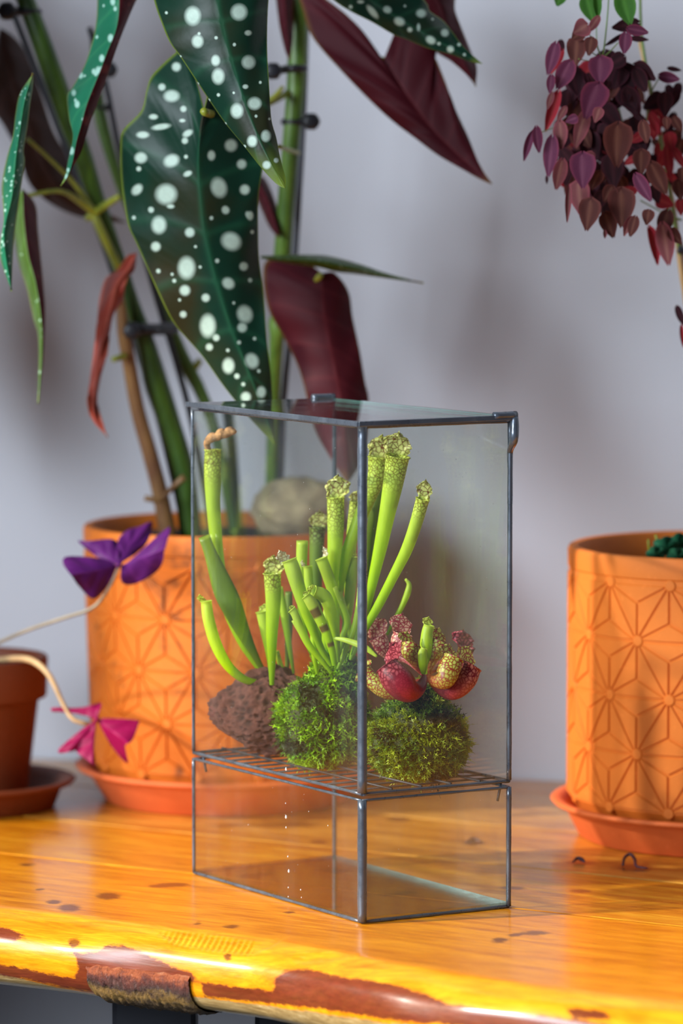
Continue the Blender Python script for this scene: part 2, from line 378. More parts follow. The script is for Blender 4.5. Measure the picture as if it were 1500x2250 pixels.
def plank(y0, y1, mat, z=0.0):
    xs = np.arange(-1.25, 1.0, .004); ny = int(max(4, (y1-y0)/.003)); V = []
    for x in xs:
        lim = []                                          # stop at the rear wall
        a = (wallY(0)-.004-TO.y); # wall line in table coordinates
        # world: Y = wallY(X);  X = TC x - TS y ; Y = TO.y + TS x + TC y
        ymax = (wallY(TC*x)-.006-TO.y-TS*x)/(TC-WS*(-TS)) if True else y1
        ym = min(y1, ymax); y_0 = min(y0, ymax-.001)
        for t in np.r_[0, .0007/max(.01, ym-y_0), np.linspace(.02, .98, ny-4), 1-.0007/max(.01, ym-y_0), 1]: V.append((x, y_0+(ym-y_0)*min(1, max(0, t)), z))
    V = np.array(V); n = len(xs)
    E0 = V.reshape(n, ny, 3)
    Z = E0.copy(); Z[:, [0, -1], 2] -= .002
    full = np.concatenate([Z+0, ], 1)
    low = np.stack([E0[:, -1]*[1, 1, 0]+[0, 0, z-.042], E0[:, 0]*[1, 1, 0]+[0, 0, z-.042]], 1)
    A = np.concatenate([full, low], 1); m = ny+2
    W = t2w(A[..., 0].ravel(), A[..., 1].ravel(), A[..., 2].ravel())
    f = grid_faces(n, m, True)
    mesh('plank', W, f, mat, table, col=np.stack([knotmask(pxs(W))*(A[..., 2].ravel() > -.01), np.zeros(len(W)), np.zeros(len(W))], -1))
plank(.0004, .128, WOODS[1]); plank(.1292, .262, WOODS[2]); plank(.2632, .40, WOODS[3]); plank(.4012, .62, WOODS[2])
# bark left on the edge
bs = np.linspace(0, 1, 90); Vb = []; cb = []
def edge_at(u, k):                                        # place along the edge seen at column u on profile step k
    ss = np.linspace(-.3, .2, 500); c = np.interp(ss, sx, cy); Q = pxs(t2w(ss, c+pf[k][0], np.full(500, pf[k][1]))); return float(np.interp(u, Q[:, 0], ss))
s0, s1 = edge_at(226, 30), edge_at(452, 30)
def q_at(s, v):
    c = float(np.interp(s, sx, cy)); Q = pxs(t2w(np.full(60, s), c+pf[:, 0], pf[:, 1])); return float(np.interp(v, Q[:40, 1], np.arange(40)))/59
qa, qb = q_at(s0, 2120), q_at(s1, 2146)
for i, a in enumerate(bs):
    s = s0+(s1-s0)*a; c = np.interp(s, sx, cy)
    q0 = qa+(qb-qa)*a+.012*mnoise.noise((a*14, 0, 0))
    for j, b in enumerate(np.linspace(0, 1, 46)):
        q = q0+(.80-q0)*b; idx = q*59; i0 = min(int(idx), 58); fr = idx-i0
        a_, b_ = pf[i0]*(1-fr)+pf[i0+1]*fr
        lift = .0036*math.sin(math.pi*min(1, max(0, (b+.10)*1.1)))**.4*(min(1, 8*a*1.0, 10*(1-a)+.35))
        lift += .0014*mnoise.noise((a*26, b*9, 2))+.0010*mnoise.noise((a*70, b*26, 7))+.0007*mnoise.noise((a*120, b*60, 9))
        if b == 0: lift = -.002
        dirv = np.array([-1, -.55 if b < .5 else -1.1]); dirv /= np.linalg.norm(dirv)
        sh = .010*b**1.5*(1-a) + .014*b**1.6*a
        Vb.append((s+sh, c+a_+dirv[0]*lift-.0015, b_+dirv[1]*lift*(.4 if b < .2 else 1)))
Vb = np.array(Vb)
BARK = N('dried_bark'); _v = BARK.obj((40, 90, 60))
_z = BARK.n('SeparateXYZ', {0: BARK.n('TexCoord').outputs['Object']}).outputs[2]
_zz = BARK.math('ADD', BARK.rng(_z, -.047, -.020), BARK.math('MULTIPLY', BARK.math('SUBTRACT', BARK.noise(_v, 2, 5, .7), .5), .9))
_c = BARK.ramp(_zz, [(.05, (.10, .055, .02)), (.25, (.26, .14, .025)), (.45, (.055, .022, .014)), (.68, (.14, .03, .018)), (.85, (.42, .10, .03)), (1, (.55, .24, .12))])
BARK = BARK.bsdf(_c, .55, BARK.bump(BARK.noise(BARK.obj((60, 30, 30)), 6, 6, .75), 1, .003))
mesh('bark_patch', t2w(Vb[:, 0], Vb[:, 1], Vb[:, 2]), grid_faces(90, 46), BARK, table, label='rough dark bark left on the front edge')
for u0, u1, Y in ((247, 430, .10), (560, 745, .10), (1900, 2060, .12), (-700, -560, .3)):
    a, b = P(u0, 2230, Y), P(u1, 2230, Y)
    V, f = box_geo(((a.x+b.x)/2, Y+.02, (FZ-.0485)/2), b.x-a.x, .05, -.0485-FZ-.001)
    o = mesh('leg', V, f, BLACKP, table, smooth=False, label='black table leg')
    bv = o.modifiers.new('bevel', 'BEVEL'); bv.width = .003

# ------------------------------------------------------------------ terrarium
tF, tL, tR, tB = np.array((.01243, 0.)), np.array((-.09475, .16681)), np.array((.10257, .0512)), np.array((-.0046, .21802))
def bar(name, a, b, r, mat, parent, k=10, wob=.12, n=14):
    a, b = np.array(a, float), np.array(b, float); pts = []
    for i in range(n):
        t = i/(n-1); p = a+(b-a)*t; pts.append((*p, r*(1+wob*mnoise.noise((p[0]*90, p[1]*90, p[2]*90)))))
    S = np.array(pts); T = (b-a)/np.linalg.norm(b-a)
    up = np.array([0, 0, 1.0]) if abs(T[2]) < .9 else np.array([0, 1.0, 0]); s = np.cross(T, up); s /= np.linalg.norm(s); bb = np.cross(T, s)
    V = [p[:3]+p[3]*(math.cos(2*math.pi*j/k)*s+math.sin(2*math.pi*j/k)*bb) for p in S for j in range(k)]
    f = grid_faces(n, k, True)+[tuple(range(k))[::-1], tuple((n-1)*k+j for j in range(k))]
    return mesh(name, V, f, mat, parent)
def pane(name, a, b, z0, z1, mat, parent, th=.0018):
    d = (b-a)/np.linalg.norm(b-a); n = np.array((-d[1], d[0]))*th/2
    q = [tuple(a+n), tuple(b+n), tuple(b-n), tuple(a-n)]
    return prism(name, q, z0, z1, mat, parent)
ZG = .0786
base_t = empty('terrarium_base', (0, .109, 0), 'empty lower glass box with dark metal edges standing on the table', 'terrarium')
top_t = empty('glass_terrarium', (0, .109, ZG), 'tall glass case with dark metal edges and hinged lid holding the pitcher plants', 'terrarium')
cor = {'F': (tF, .0029), 'L': (tL, .0011), 'R': (tR, .0016), 'B': (tB, .0014)}
ring = ['F', 'R', 'B', 'L']
for k, (c, r) in cor.items():
    bar('post', (*c, .0012), (*c, ZG-.0033), r, LEAD, base_t)
    bar('post', (*c, ZG+.001), (*c, .3003), r, LEAD, top_t, n=30)
for i in range(4):
    a, b = cor[ring[i]][0], cor[ring[(i+1) % 4]][0]
    bar('rail', (*a, .0012), (*b, .0012), .0011, LEAD, base_t, n=24, wob=.3)
    bar('rail', (*a, ZG-.0036), (*b, ZG-.0036), .0009, LEAD, base_t, n=24, wob=.3)
    bar('rail', (*a, ZG+.0003), (*b, ZG+.0003), .0012, LEAD, top_t, n=24, wob=.3)
    bar('rail', (*a, .3000), (*b, .3000), .0012, LEAD, top_t, n=24, wob=.2)
    g = GLASS if ring[i]+ring[(i+1) % 4] in ('LF', 'BL') else GLASSD if ring[i] == 'R' else GLASS
    pane('glass_pane', a, b, .002, ZG-.004, GLASS, base_t)
    pane('glass_pane', a, b, ZG+.001, .2995, g, top_t)
# floor pane of the lower box, with verdigris near the right corner
gn = 30; Vg, cg = [], []
for i in range(gn):
    for j in range(gn):
        s, t = i/(gn-1), j/(gn-1); p = tF+(tR-tF)*s+(tL-tF)*t
        Vg.append((*p, .0022)); dd = (1-s)*1.0; cg.append((max(0, 1-(1-s)*7)*max(0, 1-t*.75)+max(0, 1-(1-s)**.9*4-(t-.0)*1.6)*.8, 0, 0))
mesh('floor_pane', Vg, grid_faces(gn, gn), GLASSB, base_t, col=np.clip(cg, 0, 1), solid=.0015, smooth=False)
# short locating pins
for (c, dx, dy) in ((tL, .006, .002), (tR, -.005, .004)):
    bar('pin', (c[0]+dx, c[1]-dy*.2, ZG-.001), (c[0]+dx+.002*np.sign(dx), c[1]-dy*.2, ZG-.012), .0008, LEAD, top_t, n=4)
# wire grid that carries the plants
for i in range(13):
    t = (i+1)/14; a = tF+(tL-tF)*t; b = tR+(tB-tR)*t
    bar('grid_wire', (*(a+(b-a)*.01), ZG+.0006), (*(a+(b-a)*.99), ZG+.0006), .0007, DARKM, top_t, k=6, n=3)
for i in range(4):
    s = (i+1)/5; a = tF+(tR-tF)*s; b = tL+(tB-tL)*s
    bar('grid_wire', (*a, ZG+.0018), (*b, ZG+.0018), .0008, DARKM, top_t, k=6, n=4)
TEAL = simple('glass_edge', (.16, .42, .38), .2, .3)
# lid
lz = .3035
lc = [G(410, 888, lz), G(787, 932, lz), G(1133, 917, lz), G(733, 877, lz)]
lc = [np.array((p.x, p.y)) for p in lc]
lid = mesh('lid', *[x for x in ([(*lc[0], lz-.0006), (*lc[1], lz-.0006), (*lc[2], lz-.0006), (*lc[3], lz-.0006), (*lc[0], lz+.0010), (*lc[1], lz+.0010), (*lc[2], lz+.0010), (*lc[3], lz+.0010)],
      [(0, 3, 2, 1), (4, 5, 6, 7), (0, 1, 5, 4), (1, 2, 6, 5), (2, 3, 7, 6), (3, 0, 4, 7)])], GLASS, top_t, smooth=False, label='hinged glass lid')
def came(a, b, h=.0016, wd=.002, mt=None):
    d = (b-a)/np.linalg.norm(b-a); V, f = box_geo((*(a+b)/2, lz), np.linalg.norm(b-a), wd, 2*h, math.atan2(d[1], d[0]))
    o = mesh('lid_edge', V, f, mt or LEAD, lid, smooth=False); bv = o.modifiers.new('bevel', 'BEVEL'); bv.width = .0004; bv.segments = 2
came(lc[0], lc[1]); came(lc[1], lc[2]); came(lc[0], lc[3], .0009, .0014); came(lc[2], lc[3], .0006, .0012, TEAL)
dRB = (lc[3]-lc[2])/np.linalg.norm(lc[3]-lc[2]); dFR = (lc[2]-lc[1])/np.linalg.norm(lc[2]-lc[1])
for q in (lc[2]-dFR*.004, lc[3]-dFR*.004):
    a = q-dFR*.012; b = q+dFR*.0042
    bar('hinge', (*a, lz+.0016), (*b, lz+.0016), .0022, LEAD, top_t, n=6)
q = lc[2]-dFR*.001
tube('hinge_solder', [(*q, lz+.001, .0022), (*q, lz-.006, .0028), (*(q-dFR*.0005), lz-.014, .0026), (*(tR), lz-.022, .0019), (*tR, lz-.034, .0015)], LEAD, top_t, label='lumpy solder below the hinge')
# droplets running down the lower left pane
WATER = N('water'); WATER = WATER.bsdf((.9, .93, .95), .03, None, Transmission_Weight=.6, IOR=1.33, Specular_IOR_Level=1.0)
V, f = [], []
nFL = np.array((-(tL-tF)[1], (tL-tF)[0])); nFL = nFL/np.linalg.norm(nFL)
if nFL[1] > 0: nFL = -nFL
for (u, v, r) in ((628, 1795, 3.2), (628, 1818, 1.8), (627, 1765, 1.3), (632, 1882, 1.6), (634, 1914, 3.0), (633, 1950, 1.5), (660, 1955, 1.5), (662, 1972, 1.3), (633, 1970, 1.3), (720, 1814, 1.2), (678, 1783, 1), (545, 1812, 1), (660, 2027, 2), (628, 1690, 3)):
    # intersect the pixel ray with the pane's plane
    d = np.array(ray(u, v)); o0 = np.array((0, -CD, CH)); n3 = np.array((*nFL, 0)); a0 = np.array((*tF, 0))+n3*.0012
    t = ((a0-o0)@n3)/(d@n3); c = o0+d*t
    if c[2] < .003: continue
    for i, (h, rr) in enumerate([(1.6, .02), (1.0, .55), (0, 1), (-.9, .85), (-1.4, .02)]):
        for j in range(8):
            a = 2*math.pi*j/8; s = r*MPP(.05)
            e = np.array((n3[1], -n3[0], 0)); V.append(c+np.array((0, 0, h*s))+rr*s*(math.cos(a)*e+.6*math.sin(a)*n3))
    f += grid_faces(5, 8, True, len(V)-40)
mesh('water_drops', V, f, WATER, base_t, kind='stuff')

# ------------------------------------------------------------------ pitcher plants
def pitcher_mat(name, low, mid, topc, vein, cell=420., trans=.35, width=.05, netall=0.0, rough=.38):
    m = N(name); r, g, b = m.attr(); v = m.obj()
    c = m.ramp(g, [(0, low), (.45, mid), (1, topc)])
    c = m.mix(m.rng(m.noise(m.obj((1, 1, .25)), 220, 4, .6), .35, .7, .0, .35), c, tuple(x*.6 for x in mid))
    dv = m.n('VectorMath', {0: v, 1: m.n('Vector' 'Math', {0: m.n('TexNoise', {'Vector': v, 'Scale': 200.}).outputs[1], 'Scale': .0022}, operation='SCALE').outputs[0]}, operation='ADD').outputs[0]
    vo = m.n('TexVoronoi', {'Vector': dv, 'Scale': cell}, feature='DISTANCE_TO_EDGE').outputs['Distance']
    net = m.rng(vo, width, width*2.6, 1, 0)
    pale = m.mix(m.rng(vo, .1, .4), tuple(min(1, x*.9) for x in topc), tuple(min(1, x*1.25+.08) for x in topc))
    c = m.mix(r, c, pale)
    c = m.mix(m.math('MULTIPLY', net, m.math('MAXIMUM', r, netall)), c, vein)
    c = m.mix(b, c, (.16, .055, .02))
    return m.bsdf(c, rough, m.bump(m.noise(m.obj((1, 1, .2)), 500, 3), .25, .0005), trans, Specular_IOR_Level=.45)
PG = pitcher_mat('green_pitcher', (.24, .46, .006), (.52, .76, .008), (.66, .78, .10), (.24, .16, .02), 420., .45, .028)
PGN = pitcher_mat('netted_hood', (.44, .64, .02), (.66, .80, .08), (.74, .80, .22), (.22, .07, .015), 330., .5, .028)
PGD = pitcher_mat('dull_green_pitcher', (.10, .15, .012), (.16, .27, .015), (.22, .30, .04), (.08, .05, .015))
PPALE = pitcher_mat('pale_hood', (.55, .55, .25), (.72, .70, .42), (.85, .72, .55), (.5, .35, .2), 430., .4)
PBROWN = simple('dried_brown_hood', (.42, .21, .08), .8, .6, 300, 1, 500)
PR = pitcher_mat('red_pitcher', (.26, .02, .03), (.42, .05, .06), (.52, .16, .11), (.22, .006, .02), 420., .22, .05, .5)
PRD = pitcher_mat('deep_red_pitcher', (.25, .02, .03), (.37, .018, .035), (.45, .05, .07), (.16, .004, .015), 420., .2, .05, .35)
PRG = pitcher_mat('red_veined_green_pitcher', (.42, .05, .05), (.50, .30, .05), (.50, .50, .06), (.33, .02, .025), 440., .3, .05, .85)
PRP = pitcher_mat('red_veined_pink_pitcher', (.48, .08, .10), (.60, .22, .17), (.66, .36, .24), (.40, .03, .06), 440., .3, .06, .85)

def pitcher(name, parent, pts, Ymap, mat, hood=None, n=34, k=20, lip=1.10, spots=(), cut=False, wing=.22, vein_from=.8, squash=.9, label=None, phi=0.0):
    """pts from base to mouth: u, v, r_px, Y"""
    S = spline([(*P(u, v, Y), r*MPP(Y)) for u, v, r, Y in pts], n)
    C, R = S[:, :3], np.maximum(S[:, 3], .0003); T = frames(C); view = np.array((0, 1.0, -.1))
    V, col = [], []
    def ringv(c, r, t, tt, flag=0.0, w=True):
        s = np.cross(t, view); s /= np.linalg.norm(s); b = np.cross(s, t)
        for j in range(k):
            a = 2*math.pi*j/k; rr = r
            if w: rr *= 1+wing*math.exp(-((a-math.pi*1.35+phi+math.pi) % (2*math.pi)-math.pi)**2/.03)*math.sin(math.pi*min(1, tt*1.1))
            V.append(c+rr*(math.cos(a)*s-squash*math.sin(a)*b))
            dk = 0.0
            for (t0, w0, a0) in spots:
                if abs(tt-t0) < w0 and abs(((a-a0+math.pi) % (2*math.pi))-math.pi) < 1.1: dk = .9
            vv = min(1, max(0, (tt-vein_from)/(1-vein_from+1e-6)*1.6)) if vein_from < 1 else 0
            col.append((max(vv, flag), tt, dk))
        return s, b
    for i in range(n): ringv(C[i], R[i], T[i], i/(n-1))
    rm, tm = R[-1], T[-1]
    rings = n
    if not cut:
        for (dr, dz) in ((lip, .06), (lip*1.03, .12), (lip*.96, .16), (.86, .06)):
            ringv(C[-1]+tm*rm*dz, rm*dr, tm, 1, 0, False); rings += 1
    for back in range(1, min(9, n-2)):
        i = n-1-back; ringv(C[i], R[i]*.86, T[i], i/(n-1)*.6, 0, False); rings += 1
    f = grid_faces(rings, k, True); f.append(tuple((rings-1)*k+j for j in range(k)))
    o = mesh(name, V, f, mat, parent, col=col, label=label)
    if hood:
        # hood: L, W in mouth radii; back = angle of the hood's side (0 = away from camera, + = right); curl forward; ruffle; material
        L, Wd, back, curl, ruf, hm = hood[:6]; lean = hood[6] if len(hood) > 6 else 0.0
        s = np.cross(tm, view); s /= np.linalg.norm(s); b = np.cross(s, tm)
        if b@view < 0: b = -b
        bd = math.cos(back)*b+math.sin(back)*s; sd = np.cross(tm, bd)
        nu, nw = 20, 31; HV, hc = [], []
        sgn = rng.rand()*6
        for i in range(nu):
            u_ = i/(nu-1)
            hw = rm*(.55*(1-u_)**.8+Wd*1.08*(u_**.75)*(1-u_**5)**.5*(1-.12*u_))+rm*.05
            cc = C[-1]+bd*rm*.85*(1+.10*u_)+tm*rm*(-.15+1.15*L*(u_-.22*curl*u_*u_))-bd*rm*L*curl*.8*u_**2+s*lean*rm*u_
            for j in range(nw):
                x = -1+2*j/(nw-1); tip = (1-.22*abs(x)**2*u_+.10*u_*math.exp(-(x/.2)**2))
                p = cc+sd*hw*x-bd*hw*.30*(x*x)*(1-u_*1.6)+tm*rm*L*(tip-1)*.9
                e = max(abs(x)**3, u_**6)
                p = p+bd*ruf*rm*.30*e*math.sin(x*9+u_*11+sgn)+tm*ruf*rm*.12*e*math.sin(x*13+u_*7+sgn*2)+sd*ruf*rm*.10*e*math.sin(u_*17+sgn)
                HV.append(p); hc.append((min(1, .25+u_*2.5), .4+.6*u_, 0))
        h = mesh('hood', HV, grid_faces(nu, nw), hm, o, col=hc)
    return o

YP = .105                                                 # centre of the planted mound
plantA = empty('pitcher_plant', G(705, 1660, ZG+.002), 'clump of tall bright green pitcher tubes rising from the left mossy root ball', 'pitcher plant')
HP = (2.3, 1.75, -.3, .35, 1.0, PGN)
A = lambda pts, **kw: pitcher('pitcher', plantA, pts, None, kw.pop('mat', PG), **kw)
# two tall netted ones seen right of the front post
A([(770, 1450, 5, .10), (785, 1400, 7, .10), (806, 1330, 9, .098), (822, 1262, 12, .096), (836, 1200, 15, .094), (850, 1130, 18, .092), (862, 1070, 22, .09), (873, 1005, 26, .088)], hood=(2.0, 1.35, .0, .25, .9, PGN, .3), vein_from=.82)
A([(735, 1450, 5, .13), (737, 1380, 8, .13), (742, 1300, 12, .128), (757, 1230, 13, .126), (778, 1170, 14, .124), (806, 1100, 17, .122), (826, 1050, 20, .12), (832, 1008, 24, .12)], hood=(2.1, 1.3, .0, .2, .8, PGN, -.1), vein_from=.72)
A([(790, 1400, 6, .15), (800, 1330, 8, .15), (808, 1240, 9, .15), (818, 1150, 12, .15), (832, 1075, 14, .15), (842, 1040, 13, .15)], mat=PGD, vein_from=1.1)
A([(775, 1440, 5, .085), (800, 1385, 8, .084), (830, 1332, 10, .08), (862, 1270, 11, .075), (892, 1210, 13, .07), (912, 1155, 14, .066), (928, 1098, 15, .064)], hood=(2.8, 1.35, -.1, .25, 1.1, PGN, .3), vein_from=.88)
A([(850, 1395, 3, .12), (868, 1360, 5, .12), (884, 1330, 6, .12), (896, 1300, 7, .12), (898, 1283, 5, .12), (890, 1272, 2.5, .12)], cut=True, vein_from=1.1)
# netted one left of the front post
A([(738, 1450, 5, .12), (733, 1380, 8, .12), (730, 1310, 10, .12), (733, 1240, 14, .12), (737, 1165, 18, .12), (737, 1095, 19, .12)], hood=(2.6, 1.7, -.1, .3, 1.15, PGN, -.3), vein_from=.75)
A([(760, 1440, 5, .14), (765, 1330, 9, .14), (768, 1240, 11, .14), (776, 1150, 13, .14), (782, 1105, 14, .14)], hood=(1.8, 1.2, .2, .2, 1, PGN), vein_from=.8)
# pale back one
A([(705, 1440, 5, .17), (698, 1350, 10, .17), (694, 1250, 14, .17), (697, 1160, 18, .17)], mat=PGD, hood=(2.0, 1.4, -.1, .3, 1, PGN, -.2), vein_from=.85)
# middle heights
A([(728, 1462, 5, .09), (705, 1425, 8, .09), (686, 1380, 11, .09), (666, 1325, 14, .09), (645, 1258, 17, .088), (636, 1232, 16, .088)], hood=(2.0, .95, .5, .7, .7, PPALE, .9), vein_from=1.1)
A([(690, 1450, 4, .125), (668, 1390, 8, .125), (662, 1320, 10, .125), (662, 1250, 12, .125), (664, 1188, 13, .125)], cut=True, vein_from=1.1)
A([(735, 1440, 5, .11), (738, 1380, 8, .11), (733, 1310, 12, .11), (719, 1262, 13, .11), (706, 1228, 13, .11)], hood=(2.0, .7, -1.0, .6, .5, PPALE, -1.0), vein_from=1.1)
A([(712, 1440, 4, .115), (690, 1360, 8, .115), (680, 1300, 10, .115), (676, 1245, 10, .115)], hood=(1.6, .6, 1.0, .6, .5, PPALE, 1.0), vein_from=1.1)
A([(742, 1455, 5, .08), (738, 1400, 9, .08), (727, 1345, 13, .08), (712, 1310, 15, .08), (690, 1300, 13, .078)], hood=(1.4, .8, -.5, .5, .2, PG), vein_from=1.1)
A([(735, 1462, 6, .07), (729, 1430, 8, .07), (718, 1395, 10, .07), (700, 1355, 12, .07), (684, 1325, 13, .07), (672, 1310, 10, .07)], hood=(1.2, .7, -.5, .5, .2, PG), spots=((.52, .05, math.pi*.5), (.74, .06, math.pi*.4), (.3, .03, 1.8)), vein_from=1.1)
A([(728, 1478, 4, .075), (705, 1450, 6, .075), (680, 1420, 8, .075), (662, 1385, 9, .075), (648, 1350, 9, .075), (641, 1340, 9, .075)], hood=(1.2, .7, -.5, .5, .3, PG), vein_from=1.1)
A([(752, 1450, 4, .12), (768, 1400, 7, .12), (757, 1350, 9, .12), (742, 1300, 9, .12)], cut=True, vein_from=1.1)
A([(745, 1450, 4, .13), (757, 1395, 8, .13), (766, 1330, 11, .13), (772, 1270, 13, .13), (774, 1225, 12, .13)], hood=(1.5, .9, .2, .4, .6, PG), vein_from=1.1)
A([(742, 1470, 4, .085), (760, 1425, 6, .085), (778, 1380, 7, .085), (788, 1330, 7, .085), (790, 1290, 5, .085)], cut=True, vein_from=1.1)
A([(718, 1470, 3, .10), (700, 1440, 4, .10), (665, 1395, 6, .10), (645, 1362, 6, .10)], cut=True, vein_from=1.1)
A([(697, 1480, 4, .09), (690, 1440, 6, .09), (688, 1400, 7, .09), (690, 1350, 8, .09)], cut=True, vein_from=1.1)
A([(745, 1440, 4, .10), (752, 1400, 6, .10), (762, 1360, 7, .10), (735, 1290, 5, .10)], cut=True, vein_from=1.1)
A([(715, 1440, 4, .14), (722, 1330, 8, .14), (738, 1250, 9, .14), (752, 1200, 9, .14)], cut=True, vein_from=1.1)
A([(725, 1470, 5, .11), (716, 1420, 8, .11), (716, 1370, 9, .11), (722, 1320, 9, .11)], cut=True, vein_from=1.1)
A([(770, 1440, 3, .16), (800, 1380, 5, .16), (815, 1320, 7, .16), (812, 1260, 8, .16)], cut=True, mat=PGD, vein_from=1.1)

def strap(name, parent, pts, mat, label=None, w2=.35, colr=(0, .9, 0)):     # flat narrow blade along a px path: u, v, halfwidth px, Y
    S = spline([(*P(u, v, Y), r*MPP(Y)) for u, v, r, Y in pts], 26); T = frames(S[:, :3]); view = np.array((0, 1., -.1)); V, c = [], []
    for p, t in zip(S, T):
        s = np.cross(t, view); s /= np.linalg.norm(s)
        for x in (-1, -.5, 0, .5, 1): V.append(p[:3]+s*max(p[3], 1e-4)*x+view*abs(x)*max(p[3], 1e-4)*w2); c.append(colr)
    return mesh(name, V, grid_faces(26, 5), mat, parent, col=c, solid=.0006, label=label)
strap('leaf_blade', plantA, [(732, 1402, 2, .07), (760, 1407, 5, .066), (800, 1422, 6.5, .062), (828, 1443, 2, .06)], PG, 'pale flat leaf crossing behind the front post')

# moss root balls
MOSS = N('moss_fronds'); _a = MOSS.n('Attribute', attribute_name='Col').outputs['Color']
MOSS = MOSS.bsdf(_a, .55, None, .3)
MOSSB = simple('dark_moss_core', (.035, .045, .012), .95, .7, 150, 1, 300)
def moss_ball(parent, blobs, nfr, pal, seed, cz):
    """blobs: centre xyz, radii xyz.  One core mesh and one mass of fronds."""
    r = np.random.RandomState(seed); V, f = [], []
    for (c, rad) in blobs:
        b0 = len(V); nu, nv = 26, 36
        for i in range(nu):
            th = math.pi*i/(nu-1)
            for j in range(nv):
                ph = 2*math.pi*j/nv; d = np.array((math.sin(th)*math.cos(ph), math.sin(th)*math.sin(ph), math.cos(th)))
                p = np.array(c)+d*np.array(rad)*(1+.10*mnoise.noise(Vector(d*3.1)+Vector((seed, 0, 0)))+.06*mnoise.noise(Vector(d*9)))
                p[2] = max(p[2], cz); V.append(p)
        f += grid_faces(nu, nv, True, b0)
    mesh('moss_core', V, f, MOSSB, parent, kind='stuff')
    FV, FF, FC = [], [], []
    wts = np.array([rad[0]*rad[2] for _, rad in blobs]); wts /= wts.sum()
    for q in range(nfr):
        c, rad = blobs[r.choice(len(blobs), p=wts)]
        d = r.normal(size=3); d /= np.linalg.norm(d)
        if d[1] > .55: continue
        p = np.array(c)+d*np.array(rad)*.97
        if p[2] < cz: p[2] = cz+.001*r.rand()
        inside = False
        for c2, r2 in blobs:
            if c2 is c: continue
            if (((p-np.array(c2))/np.array(r2))**2).sum() < .8: inside = True
        if inside: continue
        nn = mnoise.noise(Vector(p*90)+Vector((seed, 3, 1))); hs = mnoise.noise(Vector(p*160))
        base = pal[0] if nn > .02 else pal[1] if nn > -.25 else pal[2]
        base = np.array(base)*(.55+.9*r.rand())*(1+.4*hs)
        L = (.0030+.0042*r.rand()**2)*(1.5 if r.rand() < .08 else 1); g = d+r.normal(size=3)*.75; g[2] -= .1; g /= np.linalg.norm(g)
        s = np.cross(g, r.normal(size=3)); s /= np.linalg.norm(s); w = .00032+.00028*r.rand()
        bend = r.normal(size=3)*.35; seg = 3; b0 = len(FV)
        for k in range(seg+1):
            t = k/seg; cp = p+g*L*t+bend*L*t*t*.6; ww = w*(1.0 if k in (1, 2) else .5)*(1-.6*t)
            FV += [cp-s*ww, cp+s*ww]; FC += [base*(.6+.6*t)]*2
        for k in range(seg): a = b0+2*k; FF.append((a, a+1, a+3, a+2))
        # side leaflets
        for k in (1, 2):
            t = k/seg; cp = p+g*L*t+bend*L*t*t*.6
            for sg in (-1, 1):
                e = cp+s*sg*w*3.2+g*L*.16; b1 = len(FV); FV += [cp-g*w, cp+g*w*1.2, e]; FC += [base*.9, base*.9, base*1.2]; FF.append((b1, b1+1, b1+2))
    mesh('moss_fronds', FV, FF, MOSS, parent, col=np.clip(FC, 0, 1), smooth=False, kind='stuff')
cA = P(702, 1600, .115); cA2 = P(738, 1500, .11)
pal1 = ((.33, .56, .008), (.14, .32, .008), (.03, .05, .010)); pal2 = ((.34, .40, .02), (.14, .22, .012), (.06, .045, .016))
moss_ball(plantA, [((cA.x+.002, .113, ZG+.0275), (.0275, .027, .029)), ((cA2.x, .11, cA2.z), (.0150, .015, .020))], 9500, pal1, 3, ZG+.0028)

plantB = empty('pitcher_plant', G(918, 1700, ZG+.002), 'squat red veined purple pitcher plant on the mossy root ball at the right', 'pitcher plant')
cB = P(918, 1625, .062)
moss_ball(plantB, [((cB.x, .062, ZG+.0235), (.0290, .026, .0265)), ((cB.x+.002, .060, ZG+.047), (.013, .013, .012))], 8500, pal2, 11, ZG+.0028)
B = lambda pts, **kw: pitcher('pitcher', plantB, pts, None, kw.pop('mat', PR), lip=kw.pop('lip', 1.05), squash=kw.pop('squash', .85), wing=kw.pop('wing', .12), **kw)
yb = .045
B([(935, 1482, 6, .06), (950, 1470, 9, .075), (990, 1452, 12, .09), (1018, 1440, 15, .095), (1024, 1424, 19, .095)], mat=PRD, hood=(1.9, 1.5, .2, .3, .8, PRD, .8), vein_from=.6)
B([(930, 1480, 6, .07), (895, 1450, 9, .08), (860, 1440, 12, .085), (842, 1425, 17, .085), (830, 1402, 20, .085)], mat=PRP, hood=(2.1, 1.6, -.2, .1, .4, PRP, -.3), vein_from=.5)
B([(930, 1478, 6, .06), (905, 1448, 8, .065), (888, 1432, 14, .066), (880, 1412, 22, .066), (884, 1395, 21, .066)], mat=PRP, hood=(2.0, 1.5, .3, .1, .35, PRP, .4), vein_from=.5)
B([(937, 1482, 6, .05), (938, 1450, 11, .052), (936, 1420, 14, .054), (938, 1392, 13, .055), (942, 1375, 12, .055)], mat=PG, hood=(1.5, 1.1, .3, .2, .5, PG, .3), vein_from=1.1)
B([(940, 1484, 6, .05), (944, 1458, 12, .052), (955, 1432, 18, .056), (964, 1414, 20, .058)], mat=PRG, hood=(1.7, 1.5, .3, .2, .4, PRG, .5), vein_from=.4)
B([(926, 1478, 6, .04), (910, 1452, 12, .04), (900, 1434, 18, .04), (903, 1420, 20, .042)], mat=PRG, hood=(1.8, 1.3, .5, .2, .35, PRG, .5), vein_from=.4)
B([(930, 1480, 5, .03), (929, 1460, 10, .028), (928, 1436, 10, .028), (932, 1425, 7, .028)], mat=PG, vein_from=1.1)
